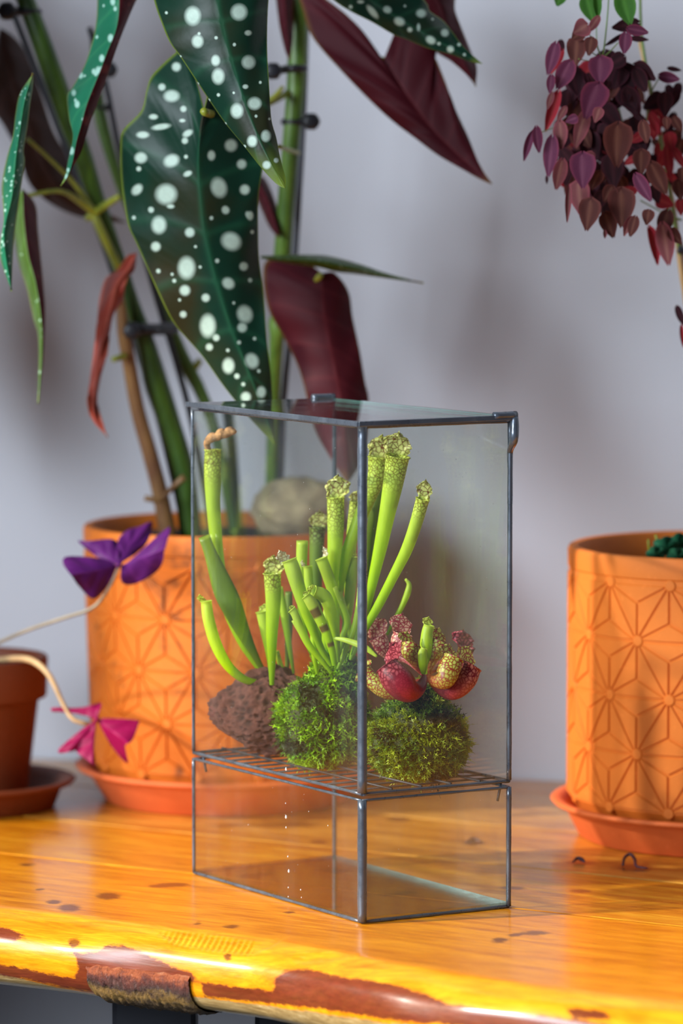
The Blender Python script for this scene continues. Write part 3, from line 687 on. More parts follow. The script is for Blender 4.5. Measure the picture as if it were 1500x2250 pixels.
B([(938, 1486, 6, .042), (965, 1506, 17, .036), (992, 1512, 27, .034), (1018, 1492, 29, .036), (1034, 1465, 24, .038)], mat=PR, hood=(1.6, 1.4, .6, .1, .35, PRG, .6), vein_from=.55)
B([(940, 1484, 5, .030), (955, 1496, 13, .024), (976, 1492, 23, .022), (988, 1466, 25, .024), (996, 1448, 22, .026)], mat=PRG, hood=(1.4, 1.4, .4, .1, .35, PRG, .6), vein_from=.3)
B([(922, 1495, 5, .04), (880, 1520, 14, .036), (845, 1515, 20, .036), (815, 1492, 18, .038), (800, 1470, 15, .04)], mat=PRG, hood=(1.1, 1.0, -.6, .2, .5, PRG, -.5), vein_from=.4)
B([(934, 1486, 6, .036), (920, 1512, 16, .026), (896, 1515, 30, .020), (870, 1492, 34, .018), (850, 1465, 26, .020)], mat=PRD, hood=(1.6, 1.6, -.8, .3, .4, PRD, -1.0), vein_from=.7)
B([(905, 1500, 3, .05), (850, 1500, 4, .055), (805, 1494, 7, .06), (785, 1488, 10, .062)], mat=PRG, vein_from=.3)

# third plant, growing on the lava rock
plantC = empty('pitcher_plant', P(600, 1500, .150), 'sparse green pitcher tubes growing behind the lava rock, tallest one with a dried brown hood', 'pitcher plant')
C_ = lambda pts, **kw: pitcher('pitcher', plantC, pts, None, kw.pop('mat', PG), **kw)
p1 = C_([(605, 1522, 4, .150), (575, 1478, 6, .152), (530, 1410, 9, .156), (497, 1330, 12, .158), (482, 1255, 14, .158), (474, 1180, 14, .158), (468, 1100, 16, .158), (467, 1040, 19, .158), (467, 990, 18, .158)], vein_from=.86, label='tall green tube with dried hood')
ptube('hood', [(460, 992, 5, .158), (455, 980, 7, .158), (456, 970, 8, .157), (466, 961, 11, .157), (476, 960, 9, .156), (486, 953, 12, .156), (496, 953, 9.5, .155), (505, 947, 10.5, .155), (513, 947, 8, .154), (518, 944, 5, .154)], PBROWN, p1, label='dried brown curled hood')
C_([(602, 1520, 3, .145), (560, 1440, 8, .145), (530, 1380, 17, .145), (508, 1330, 24, .145), (490, 1290, 24, .146), (462, 1215, 14, .147), (448, 1178, 13, .148)], mat=PGD, cut=True, squash=.35, wing=.5, vein_from=1.1, label='flat dull green cut tube')
C_([(600, 1502, 4, .135), (570, 1500, 6, .133), (535, 1492, 9, .13), (500, 1462, 11, .128), (474, 1415, 13, .127), (458, 1360, 13, .126), (453, 1322, 12, .126)], hood=(1.6, .7, .6, .6, .3, PG, 1.0), vein_from=1.1)
C_([(597, 1505, 5, .12), (597, 1450, 9, .12), (597, 1390, 13, .118), (600, 1320, 17, .117), (598, 1262, 19, .116)], hood=(2.1, 1.45, -.2, .3, 1.15, PGN, -.1), vein_from=.82)
C_([(597, 1500, 4, .135), (592, 1440, 8, .135), (583, 1380, 13, .135), (576, 1345, 14, .135)], hood=(1.3, .9, -.3, .4, .4, PG, -.4), vein_from=1.1)
C_([(628, 1508, 3, .155), (632, 1440, 6, .155), (634, 1370, 9, .155), (634, 1300, 8, .155)], cut=True, vein_from=1.1, mat=PGD)
C_([(645, 1480, 3, .14), (632, 1400, 7, .14), (622, 1340, 9, .14), (612, 1290, 9, .14)], cut=True, vein_from=1.1)
C_([(612, 1490, 4, .14), (622, 1484, 7, .14), (614, 1455, 6, .142), (608, 1430, 5, .142)], cut=True, vein_from=1.1)
ptube('rhizome', [(570, 1508, 2.5, .15), (600, 1524, 5, .15), (640, 1512, 6, .152), (690, 1500, 5, .15)], STEM_B, plantC)

# lava rock
LAVA = N('red_lava'); _v = LAVA.obj()
_pit = LAVA.attr()[0]
_c = LAVA.ramp(LAVA.noise(_v, 200, 5, .7), [(.3, (.085, .024, .018)), (.7, (.21, .075, .055))])
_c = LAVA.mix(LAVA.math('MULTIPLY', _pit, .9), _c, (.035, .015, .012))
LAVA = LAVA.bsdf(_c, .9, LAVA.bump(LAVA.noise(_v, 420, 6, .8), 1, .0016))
rc = P(572, 1598, .142); rc.z = ZG+.0245
nu, nv = 130, 200; V = []
th = np.linspace(0, math.pi, nu); ph = np.linspace(0, 2*math.pi, nv, endpoint=False)
D = np.stack([np.cos(th)[:, None]*np.ones(nv), np.sin(th)[:, None]*np.cos(ph), np.sin(th)[:, None]*np.sin(ph)], -1).reshape(-1, 3)
pit = np.random.RandomState(5).normal(size=(760, 3)); pit /= np.linalg.norm(pit, axis=1)[:, None]; pr = .028+.07*np.random.RandomState(6).rand(760)**3
dist = np.zeros(len(D)); 
for c, r in zip(pit, pr):
    d = np.linalg.norm(D-c, axis=1)/r; dist = np.maximum(dist, np.clip(1.15-d, 0, 1)**.7*min(1, r/.06))
big = np.array([mnoise.noise(Vector(d*2.0)+Vector((4, 0, 0)))*.16+mnoise.noise(Vector(d*7))*.06+mnoise.noise(Vector(d*24))*.025 for d in D])
axx = D[:, 0]
rad = 1+big-dist*.10
ca, sa = math.cos(math.radians(38)), math.sin(math.radians(38))
X = D[:, 0]*rad*.0375; Yy = D[:, 1]*rad*.020*(1-.5*np.clip(-axx, 0, 1)); Z = D[:, 2]*rad*.0290*(1-.42*np.clip(-axx+.2, 0, 1.2)**1.1)+.005*axx
tilt = .12
X, Z = X*math.cos(tilt)-Z*math.sin(tilt)*-1, -X*math.sin(tilt)*-1*-1+Z*math.cos(tilt)
X2, Y2 = X*ca+Yy*sa, -X*sa+Yy*ca
X2, Y2 = X*.86+Yy*.3, -X*.35+Yy*.9
W = np.stack([X2+rc.x, Y2+rc.y, Z+rc.z], -1); W[:, 2] += (ZG+.0016)-W[:, 2].min()
rock = empty('lava_rock', (rc.x, rc.y, ZG+.0016), 'pitted reddish brown lava rock lying on the wire grid', 'rock')
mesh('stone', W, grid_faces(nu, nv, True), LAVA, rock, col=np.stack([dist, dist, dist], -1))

# ------------------------------------------------------------------ pots
def star_pot(name_parent, cx, cy_, z0, H, R, mat, rimh=.014, rowp=.0385, cols=14, phase=0.0, dirt=None, strips=4, vtop=None, lab=None, taper=0.0):
    """cylinder pot with a raised star lattice: 12 thin triangles meet in each star"""
    Rg = R-.0011; s = 2*math.pi/cols; V, f, c = [], [], []
    def cyl(a, z, r): V.append((cx+r*math.cos(a), cy_+r*math.sin(a), z)); return len(V)-1
    prof = [(.0, .004), (R*.74, .004), (R*.78, .0), (R*.84, .006), (R*.93, .017), (Rg, .0265), (Rg, H-rimh-.001), (R-.0002, H-rimh), (R, H-.003), (R-.001, H-.0008), (R-.003, H), (R-.0065, H-.0006), (R-.0085, H-.004), (R-.010, H-.03), (R-.011, .03), (.0, .028)]
    vv, ff_ = lathe_geo((cx, cy_, z0), prof, 112); V += vv; f += ff_
    zt = vtop if vtop is not None else H-rimh-.004
    zrows = [zt-i*rowp for i in range(strips+1)]
    def piece(tri, inset=.13):
        T = np.array(tri); ce = T.mean(0)
        # shrink the triangle by a constant gap
        A2 = T.copy(); g = .00072
        nrm = []
        sc = np.array([R, 1.0]); Q = T*sc
        area = .5*abs(np.cross(Q[1]-Q[0], Q[2]-Q[0])); per = sum(np.linalg.norm(Q[(i+1) % 3]-Q[i]) for i in range(3)); rin = 2*area/per
        cI = sum(np.linalg.norm(Q[(i+1) % 3]-Q[(i+2) % 3])*Q[i] for i in range(3))/per
        for (gg, h) in ((g*.6, -.0004), (g*1.5, .0011)):
            k = max(.1, 1-gg/rin); A2 = (cI+(Q-cI)*k)/sc
            n = 6; idx = {}
            if h < 0: low = A2; continue
            for i in range(n+1):
                for j in range(n+1-i):
                    a, b = i/n, j/n; p = A2[0]*(1-a-b)+A2[1]*a+A2[2]*b; idx[i, j] = cyl(p[0], p[1], Rg+h)
            for i in range(n):
                for j in range(n-i):
                    f.append((idx[i, j], idx[i+1, j], idx[i, j+1]))
                    if j < n-i-1: f.append((idx[i+1, j], idx[i+1, j+1], idx[i, j+1]))
            rim = [idx[i, 0] for i in range(n+1)]+[idx[n-j, j] for j in range(1, n+1)]+[idx[0, n-j] for j in range(1, n)]
            base = []
            for q in rim:
                a = math.atan2(V[q][1]-cy_, V[q][0]-cx); p = np.array((a, V[q][2]))
                mid = (A2.mean(0)); 
                da = (p[0]-mid[0]+math.pi) % (2*math.pi)-math.pi
                e = np.array((mid[0]+da*1.0, p[1])); low_p = ((e*sc-cI)*(1+(.9*g)/rin/max(.1, 1-gg/rin))+cI)/sc
                base.append(cyl(low_p[0], low_p[1], Rg-.0002))
            m = len(rim)
            for i in range(m): f.append((rim[i], base[i], base[(i+1) % m], rim[(i+1) % m]))
    zmin, zmax = z0+.022, z0+H
    for r_ in range(strips):
        for q in range(cols):
            o = (r_ % 2)*.5
            a0 = (q+o)*s+phase
            zt_, zb = z0+zrows[r_], z0+zrows[r_+1]
            top, top2 = (a0, zt_), (a0+s, zt_); bot, bot2 = (a0+s/2, zb), (a0-s/2, zb)
            for tri in ((top, top2, bot), (top, bot, bot2)):
                ce = (sum(t[0] for t in tri)/3, sum(t[1] for t in tri)/3)
                for i in range(3): piece((tri[i], tri[(i+1) % 3], ce))
    # small flat discs in the star centres
    for r_ in range(strips+1):
        for q in range(cols):
            a0 = (q+(r_ % 2)*.5)*s+phase; zc = z0+zrows[r_]
            cc = cyl(a0, zc, Rg+.0011); rr = .0034; ring_ = [cyl(a0+rr/R*math.cos(t), zc+rr*math.sin(t), Rg+.0009) for t in np.linspace(0, 2*math.pi, 12, endpoint=False)]
            rb = [cyl(a0+rr*1.25/R*math.cos(t), zc+rr*1.25*math.sin(t), Rg-.0002) for t in np.linspace(0, 2*math.pi, 12, endpoint=False)]
            for i in range(12): f.append((cc, ring_[i], ring_[(i+1) % 12])); f.append((ring_[i], rb[i], rb[(i+1) % 12], ring_[(i+1) % 12]))
    V = np.array(V); col = np.zeros((len(V), 3))
    if taper:
        k = 1-taper*(1-np.clip((V[:, 2]-z0)/H, 0, 1)); V[:, 0] = cx+(V[:, 0]-cx)*k; V[:, 1] = cy_+(V[:, 1]-cy_)*k
    if dirt:
        Q = pxs(V)
        for (u, v, a, b) in dirt:
            d = np.sqrt(((Q[:, 0]-u)/a)**2+((Q[:, 1]-v)/b)**2); col[:, 0] = np.maximum(col[:, 0], np.clip(1.3-d, 0, 1))
    o = mesh('pot', V, f, mat, name_parent, col=col, label=lab)
    o.data.polygons.foreach_set('use_smooth', [True]*len(o.data.polygons))
    try: o.data.set_sharp_from_angle(angle=math.radians(32))
    except Exception: pass
    return o
def saucer(loc, Rt, Rb, h, mat, label, wob=0.002):
    o = empty('saucer', loc, label, 'saucer', 'terracotta saucers under the pots')
    prof = [(0, 0), (Rb-.003, 0), (Rb, .0015), (Rt-.0095, h-.006), (Rt-.008, h-.0045), (Rt-.002, h-.0035), (Rt, h-.0012), (Rt-.0012, h), (Rt-.005, h), (Rt-.0095, h-.0015), (Rt-.0125, h-.005), (Rb-.004, .0042), (Rb-.008, .0030), (0, .0030)]
    V, f = lathe_geo(loc, prof, 96, wob=wob); mesh('dish', V, f, mat, o); return o
# right pot
rx, ry = P(1583, 1846, .316).x, .316
zr = P(1583, 1196, .316).z; hR = zr-.0032
pot_r = empty('potted_red_shrub', (rx, ry, .0032), 'hanging wine red leafed shrub with bamboo cane in the star patterned pot at right', 'potted plant')
star_pot(pot_r, rx, ry, .0032, hR, .1048, TERRA, phase=-2.0, rowp=(hR-.018-.027)/4, vtop=hR-.018)
saucer((rx, ry, 0), .1158, .0968, .0262, TERRA_S, 'orange terracotta saucer under the large star pot at right')
def soil(parent, c, R, z, seed):
    V = []; n, m = 14, 60; r = np.random.RandomState(seed)
    for i in range(n):
        rr = R*i/(n-1)
        for j in range(m):
            a = 2*math.pi*j/m; V.append((c[0]+rr*math.cos(a), c[1]+rr*math.sin(a), z+.003*mnoise.noise((rr*150*math.cos(a), rr*150*math.sin(a), seed))+.002*r.rand()*(i < n-1)))
    mesh('soil', V, grid_faces(n, m, True), SOIL, parent, kind='stuff')
soil(pot_r, (rx, ry), .0945, zr-.030, 2)
# left big pot
lx, ly = P(500, 1780, .475).x, .475
zl = P(500, 1150, .475).z; hL = zl-.0032
beg = empty('potted_begonia', (lx, ly, .0032), 'tall spotted begonia with dark red undersides in the weathered star patterned pot at left', 'potted plant')
star_pot(beg, lx, ly, .0032, hL, .1025, TERRA_L, phase=-1.76, rowp=(hL-.022-.026)/4, vtop=hL-.022, taper=.055,
         dirt=[(355, 1315, 16, 34), (385, 1280, 20, 10), (385, 1350, 14, 14), (340, 1290, 30, 8), (400, 1225, 30, 14), (360, 1400, 10, 30), (395, 1695, 12, 14), (325, 1270, 20, 10), (265, 1345, 6, 6)])
saucer((lx, ly, 0), .1095, .0885, .0265, TERRA_S, 'bright orange saucer under the large pot at left')
soil(beg, (lx, ly), .0925, zl-.012, 3)
# small plain pot at the far left
ox, oy = P(-62, 1800, .435).x, .435
zo = P(-62, 1441, .435).z
oxa = empty('potted_oxalis', (ox, oy, .0032), 'small plain terracotta pot with trailing purple triangular oxalis leaves at the left edge', 'potted plant')
mp = MPP(.435)
profp = [(0, .004), (118*mp, .004), (120*mp, .0), (122*mp, .002), (150*mp, zo-.0032-95*mp), (152*mp, zo-.0032-92*mp), (166*mp, zo-.0032-90*mp), (168*mp, zo-.0032-86*mp), (171*mp, zo-.0032-4*mp), (169*mp, zo-.0032), (158*mp, zo-.0032), (155*mp, zo-.0032-8*mp), (146*mp, zo-.0032-60*mp), (0, zo-.0032-62*mp)]
V, f = lathe_geo((ox, oy, .0032), profp, 80); mesh('pot', V, f, TERRA_D, oxa)
soil(oxa, (ox, oy), 152*mp, zo-.008, 4)
saucer((ox, oy, 0), 231*mp, 185*mp, .021, TERRA_D, 'terracotta saucer with shade in its colour under the small pot at the left edge')

# ------------------------------------------------------------------ leaf surfaces
def blade(name, parent, left, right, mid, Y0, Y1, mats, cup=.02, und=.004, dens=4.0, spots=None, rnd=0, mslots=None, th=.0007, label=None, edgew=.06, halfmat=None, nt=None, ns=None, veins=7, twist=0.0, seed=0, tipg=.93):
    """leaf between a left and a right outline (px, base to tip) over a midrib; real depth from Y0 (base) to Y1 (tip), cupped"""
    Ls = np.linalg.norm(np.diff(np.array(mid, float), axis=0), axis=1).sum()
    nt = nt or int(max(16, Ls/dens)); a = spline(mid, nt); l = spline(left, nt); r = spline(right, nt)
    wmax = max(np.abs(l-a).max(), np.abs(r-a).max()); ns = ns or int(max(5, wmax/dens)); ss = np.linspace(-1, 1, 2*ns+1)
    t = np.linspace(0, 1, nt)[:, None]; s = ss[None, :]
    e = np.where(s[..., None] < 0, l[:, None, :], r[:, None, :]); A = a[:, None, :]
    U = A+(e-A)*np.abs(s)[..., None]
    wid = np.where(s < 0, np.linalg.norm(l-a, axis=1)[:, None], np.linalg.norm(r-a, axis=1)[:, None])
    Yd = Y0+(Y1-Y0)*t+cup*np.abs(s)**1.6*(wid/max(wmax, 1))+und*np.abs(s)**2*np.sin(t*17+s*2+seed)*np.clip(wid/wmax*2, 0, 1)+twist*s*(wid/wmax)
    Yd = Yd+.0008*np.abs(s)**.5*np.sin((t*veins-np.abs(s)*.9)*2*math.pi)*(wid/wmax)
    U2 = U.reshape(-1, 2); yf = Yd.ravel()
    x = (U2[:, 0]-750)/F; yy = -(U2[:, 1]-1125)/F; dy = CP+yy*SP; dz = -SP+yy*CP; k = (yf+CD)/dy
    V = np.stack([x*k, yf, CH+dz*k], -1)
    spm = np.zeros(len(V))
    sp = list(spots or [])
    rr = np.random.RandomState(seed+1)
    for _ in range(rnd):
        tt, s_ = .06+.9*rr.rand(), (rr.rand()*2-1)*.9; i = int(tt*(nt-1)); j = int((s_+1)/2*(2*ns)); q = U[i, j]
        rd = wmax*(.04+.11*rr.rand()**2); sp.append((q[0], q[1], rd*.8, rd*1.2))
    for q in sp:
        ru = q[2]; rv = q[3] if len(q) > 3 else q[2]; rot = q[4] if len(q) > 4 else 0.
        du, dv = U2[:, 0]-q[0], U2[:, 1]-q[1]; c_, s_ = math.cos(rot), math.sin(rot); du, dv = c_*du+s_*dv, -s_*du+c_*dv
        d = np.sqrt((du/ru)**2+(dv/rv)**2); spm = np.maximum(spm, np.clip(1-.5*d, 0, 1))
    edg = np.clip((np.abs(s)*np.ones_like(t)-1+edgew)/edgew, 0, 1)**1.0; edg = np.maximum(edg, np.clip((t-tipg)/(1-tipg), 0, 1)*np.ones_like(s))
    vn = np.exp(-(np.abs(s)/.05)**2)*np.ones_like(t)+.55*np.exp(-((((t*veins-np.abs(s)*.9) % 1)-.5)/.07)**2)*(np.abs(s) < .97)
    col = np.stack([spm, edg.ravel()*.8, np.clip(vn, 0, 1).ravel()], -1)
    fc = grid_faces(nt, 2*ns+1); mi = None
    if halfmat:
        mi = [1 if (i % (2*ns)) >= ns else 0 for i in range(len(fc))]
    # keep the front side towards the camera
    v0 = V[fc[len(fc)//2][0]]; v1 = V[fc[len(fc)//2][1]]; v2 = V[fc[len(fc)//2][2]]
    if np.cross(v1-v0, v2-v0)[1] > 0: fc = [q[::-1] for q in fc]
    return mesh(name, V, fc, mats, parent, col=col, mi=mi, solid=th, solid_off=len(mats)//2 if len(mats) > 1 else 0, label=label)
TOP = [BEG, BEG_U]; UND = [BEG_U, BEG]; FOLD = [BEG_L, BEG_U, BEG_U, BEG_L]
def c1(l): return [(a/2.143, b/2.143, *[q/2.143 for q in r[:2]], *r[2:]) for a, b, *r in l]
def c2(l): return [(a/2.143, 450+b/2.143, *[q/2.143 for q in r[:2]], *r[2:]) for a, b, *r in l]
def c3(l): return [(560+a/2.5, b/2.5, *[q/2.5 for q in r[:2]], *r[2:]) for a, b, *r in l]
spA = c1([(830, 315, 20), (762, 410, 16), (808, 452, 34, 26), (863, 513, 14), (722, 550, 20, 12), (758, 597, 42, 13, -.15), (672, 635, 28, 15), (858, 568, 14, 8), (883, 628, 24, 14, -.5), (870, 663, 14), (663, 743, 27, 24), (807, 757, 35, 27, -.4), (653, 795, 11), (875, 738, 9), (883, 818, 20, 12, -.4), (995, 732, 17, 22), (1087, 685, 27), (1137, 773, 21), (645, 893, 28, 20, -.8), (782, 915, 46, 44), (1030, 883, 34, 44, -.3), (1152, 893, 22), (711, 988, 13), (803, 972, 17, 9), (1062, 990, 17), (630, 1025, 9), (995, 1027, 9), (1170, 1015, 12, 20, -.5)])
spA += c2([(748, 95, 32, 38), (893, 130, 21), (733, 197, 21), (710, 22, 12), (1060, 22, 16), (1178, 52, 14, 20), (995, 62, 9), (1088, 172, 44, 38, .5), (1187, 128, 9), (878, 297, 37, 48), (1147, 290, 19), (1022, 264, 10), (745, 312, 10), (1075, 370, 28, 24, .6), (870, 403, 23), (968, 438, 18), (1177, 355, 10), (820, 358, 9), (810, 327, 7), (862, 516, 15), (1152, 515, 33, 39, -.3), (978, 570, 34, 50), (1140, 578, 21), (1017, 626, 15), (985, 670, 16), (1125, 648, 9), (1198, 630, 8), (1185, 735, 29, 34, -.4), (1075, 758, 26, 34), (1072, 685, 8), (1115, 807, 12), (1145, 845, 9), (1218, 783, 8), (1230, 882, 20, 25), (1157, 905, 22), (920, 197, 7), (942, 293, 7), (1100, 462, 7), (845, 448, 7)])
spB = c1([(907, 75, 34, 40), (930, 195, 25, 28), (1125, 57, 35), (1015, 285, 19, 24), (1170, 293, 29), (1027, 360, 27, 34), (1168, 155, 16, 12), (1115, 522, 27, 32), (1198, 487, 29, 27), (1187, 665, 22, 25), (1252, 640, 21, 25), (1255, 777, 18), (1155, 408, 13, 10), (1028, 447, 8), (1103, 210, 8), (1017, 178, 8), (783, 60, 7), (1300, 755, 11), (937, 158, 7), (1205, 547, 7), (1225, 388, 7), (850, 265, 5), (930, 395, 7), (983, 472, 7), (1060, 583, 7), (1150, 690, 8), (1268, 560, 6), (1100, 437, 6)])
spI = c3([(645, 65, 16, 42, -.7), (727, 53, 22, 18, .4), (793, 118, 28, 22, .4), (913, 73, 26, 22), (850, 163, 13), (898, 150, 9, 20), (1042, 180, 20), (965, 220, 26, 20, .5), (1073, 270, 18), (823, 33, 7), (975, 105, 7), (525, 38, 10), (1010, 240, 9), (580, 10, 18, 9), (1120, 245, 9), (1150, 300, 8)])
# begonia foliage and canes
L_ = lambda *a, **k: blade('leaf', beg, *a, **k)
L_([(0, 60), (-30, 200), (10, 280), (40, 335), (62, 400), (100, 440), (150, 468), (200, 482), (275, 490)], [(0, 60), (30, 80), (60, 120), (88, 200), (118, 290), (152, 345), (190, 420), (230, 462), (276, 488)], [(0, 60), (30, 190), (70, 300), (110, 390), (170, 440), (275, 489)], .52, .50, [BEG_B, BEG], seed=3, label='brownish leaf underside')
L_([(50, 415), (30, 450), (31, 520), (41, 580), (60, 637), (74, 702), (85, 753), (83, 885)], [(50, 415), (78, 450), (84, 510), (94, 613), (99, 683), (96, 777), (90, 840), (84, 888)], [(50, 415), (52, 480), (62, 560), (78, 620), (90, 700), (92, 780), (84, 887)], .33, .31, [BEG_G, BEG_U, BEG_U, BEG_G], halfmat=True, rnd=18, seed=5, cup=.03, label='narrow folded leaf with red underside')
L_([(25, 640), (0, 560), (8, 480), (4, 410), (14, 350), (28, 300), (34, 250), (44, 205), (72, 162)], [(25, 640), (30, 540), (42, 440), (54, 360), (52, 330), (60, 280), (66, 230), (72, 190), (73, 160)], [(25, 640), (8, 520), (26, 430), (34, 350), (44, 280), (54, 220), (72, 161)], .22, .20, [BEG_L, BEG_U], rnd=44, seed=8, cup=.02, label='spotted leaf coloured window-lit, seen nearly edge on')
L_([(260, -120), (220, -60), (212, 40), (203, 90), (185, 145), (160, 190), (147, 212), (152, 262), (160, 300), (150, 350), (143, 385), (133, 408)], [(260, -120), (330, -60), (300, 0), (276, 55), (255, 110), (235, 170), (215, 225), (198, 270), (180, 330), (163, 362), (146, 395), (134, 409)],
   [(260, -120), (262, 0), (256, 60), (237, 110), (222, 150), (204, 195), (190, 232), (178, 275), (168, 310), (158, 360), (146, 392), (133, 409)], .24, .20, FOLD, halfmat=True, rnd=34, seed=13, cup=.035, label='folded leaf, half spotted green and half red')
L_([(620, -120), (600, -60), (606, 0), (614, 60), (626, 112), (635, 131)], [(620, -120), (650, -60), (646, 0), (645, 50), (643, 90), (637, 132)], [(620, -120), (624, 0), (630, 70), (636, 132)], .40, .38, UND, seed=20)
L_([(556, 385), (562, 430), (578, 470), (592, 500), (612, 524)], [(556, 385), (580, 390), (598, 425), (612, 470), (613, 523)], [(556, 385), (580, 425), (598, 470), (612, 524)], .42, .41, UND, seed=21)
# large red undersides at the right
L_([(842, 132), (790, 60), (720, 0), (650, -40), (664, 20), (684, 78), (728, 132), (776, 184), (824, 232), (864, 268), (912, 304), (960, 340), (1008, 368), (1052, 392), (1080, 405)], [(842, 132), (870, 60), (900, -30), (960, -20), (966, 60), (946, 108), (956, 128), (974, 172), (992, 216), (1004, 248), (1028, 300), (1056, 368), (1080, 404)], [(842, 132), (868, 170), (900, 220), (950, 285), (1000, 335), (1050, 380), (1080, 404)], .36, .33, UND, seed=23, cup=.02, label='big hanging dark red leaf underside')
L_([(900, -80), (920, -30), (940, 60), (952, 108), (992, 136), (1020, 160), (1036, 178), (1045, 190)], [(900, -80), (990, -30), (1000, 24), (1018, 72), (1034, 112), (1047, 148), (1045, 189)], [(900, -80), (960, 0), (990, 80), (1020, 140), (1045, 190)], .35, .33, UND, seed=24, label='small red leaf tip beside the hanging leaf')
L_([(700, -90), (690, -40), (732, 0), (768, 24), (816, 48), (864, 76), (892, 86), (940, 106), (992, 120), (1032, 136), (1058, 140)], [(700, -90), (850, -90), (932, 0), (944, 24), (972, 44), (992, 68), (1012, 96), (1034, 118), (1058, 139)], [(700, -90), (800, -10), (870, 38), (950, 84), (1010, 116), (1058, 140)], .27, .25, TOP, spots=spI, seed=25, cup=.02, dens=3.0, label='dark leaf with white spots pointing right')
L_([(705, 600), (660, 570), (590, 570), (578, 610), (590, 680), (625, 745), (652, 800), (668, 850), (690, 940), (722, 1000), (762, 1062)], [(705, 600), (735, 600), (765, 640), (775, 700), (790, 770), (802, 840), (810, 880), (806, 960), (790, 1020), (764, 1062)], [(705, 600), (715, 700), (735, 800), (752, 900), (758, 980), (763, 1062)], .38, .36, UND, seed=27, cup=.02, label='lower dark red leaf underside behind the lid')
L_([(572, 562), (640, 560), (700, 560), (740, 566), (790, 580), (850, 600), (930, 622)], [(572, 568), (640, 580), (700, 588), (740, 598), (790, 604), (850, 612), (930, 623)], [(572, 565), (640, 570), (700, 574), (740, 582), (790, 592), (850, 606), (930, 622)], .36, .34, [BEG_G, BEG_U], rnd=30, seed=28, dens=2.5, label='thin spotted leaf edge pointing right')
# canes and stakes
ptube('cane', [(655, -30, 21, .41), (652, 150, 21, .41), (641, 290, 19, .41), (628, 450, 19, .42), (618, 600, 19, .43), (613, 690, 17, .44), (611, 712, 22, .44), (609, 730, 17, .44), (604, 820, 15, .455), (600, 930, 14, .47), (598, 1060, 15, .48), (596, 1190, 16, .485)], STEM_G, beg, 14, label='thick green cane at right')
ptube('stake', [(674, -30, 7, .44), (666, 250, 7, .45), (648, 560, 7, .46), (634, 760, 7, .465), (622, 900, 7, .47), (612, 1190, 7, .48)], STAKE, beg, 8)
ptube('cane', [(40, -40, 20, .42), (90, 90, 22, .42), (135, 220, 24, .43), (180, 340, 22, .44), (212, 440, 19, .45), (258, 570, 17, .455), (290, 670, 18, .46), (322, 760, 21, .465), (342, 840, 27, .47), (372, 930, 25, .475), (402, 1040, 26, .48), (420, 1190, 24, .485)], STEM_D, beg, 14, label='dark green leaning cane')
ptube('stake', [(30, 30, 7, .45), (120, 260, 7, .455), (215, 500, 8, .46), (262, 640, 8, .465), (310, 790, 8, .47), (352, 930, 8, .475), (396, 1120, 8, .48), (410, 1190, 8, .48)], STAKE, beg, 8)
ptube('stake', [(196, 60, 6, .49), (233, 187, 6, .49), (262, 330, 6, .49), (310, 530, 7, .49), (352, 680, 7, .49), (388, 800, 7, .49), (422, 930, 7, .49), (470, 1190, 7, .49)], STAKE, beg, 8)
ptube('cane', [(205, 70, 8, .50), (212, 180, 10, .50), (222, 262, 14, .50), (262, 400, 11, .50), (310, 520, 11, .50), (345, 640, 12, .50), (392, 770, 17, .50), (440, 860, 14, .50), (475, 960, 12, .50), (520, 1190, 13, .50)], STEM_G, beg, 12, label='thin green cane behind')
ptube('cane', [(262, 640, 8, .44), (272, 730, 15, .445), (284, 800, 15, .45), (302, 900, 16, .455), (330, 1000, 17, .46), (352, 1085, 18, .465), (372, 1190, 20, .47)], STEM_B, beg, 12, label='tan brown cane')
ptube('cane', [(500, 900, 12, .52), (510, 1000, 12, .52), (520, 1190, 14, .52)], STEM_D, beg, 10)
for pts, m in (([(60, 430, 5, .40), (130, 420, 5, .41), (175, 442, 8, .43), (210, 468, 10, .44)], STEM_Y), ([(60, 305, 4, .41), (110, 350, 4, .42), (160, 400, 5, .43), (205, 462, 6, .44)], STEM_Y), ([(262, 432, 7, .42), (230, 452, 9, .43), (206, 470, 9, .44), (188, 482, 7, .44)], STEM_Y),
               ([(205, 470, 10, .44), (228, 520, 10, .44), (262, 590, 9, .445)], STEM_Y), ([(612, 322, 5, .30), (630, 328, 5, .36), (655, 336, 5, .41)], STEM_Y), ([(638, 684, 6, .43), (672, 645, 6, .40), (704, 604, 7, .375)], STEM_Y), ([(448, 245, 9, .17), (470, 250, 9, .22), (560, 240, 7, .35), (640, 200, 8, .41)], STEM_Y),
               ([(248, 790, 6, .43), (275, 782, 8, .44)], STEM_Y), ([(440, 790, 7, .50), (425, 812, 9, .50)], STEM_Y), ([(318, 1094, 7, .44), (350, 1098, 6, .44), (380, 1070, 6, .45), (405, 1048, 8, .45)], STEM_B), ([(570, 230, 4, .38), (600, 215, 6, .38), (622, 190, 4, .38)], STEM_Y),
               ([(470, -180, 8, .2), (560, -160, 8, .3), (650, -100, 9, .41)], STEM_Y), ([(842, 132, 7, .36), (800, 120, 7, .38), (740, 60, 7, .40), (660, 0, 9, .41)], STEM_Y)):
    ptube('petiole', pts, m, beg, 8)
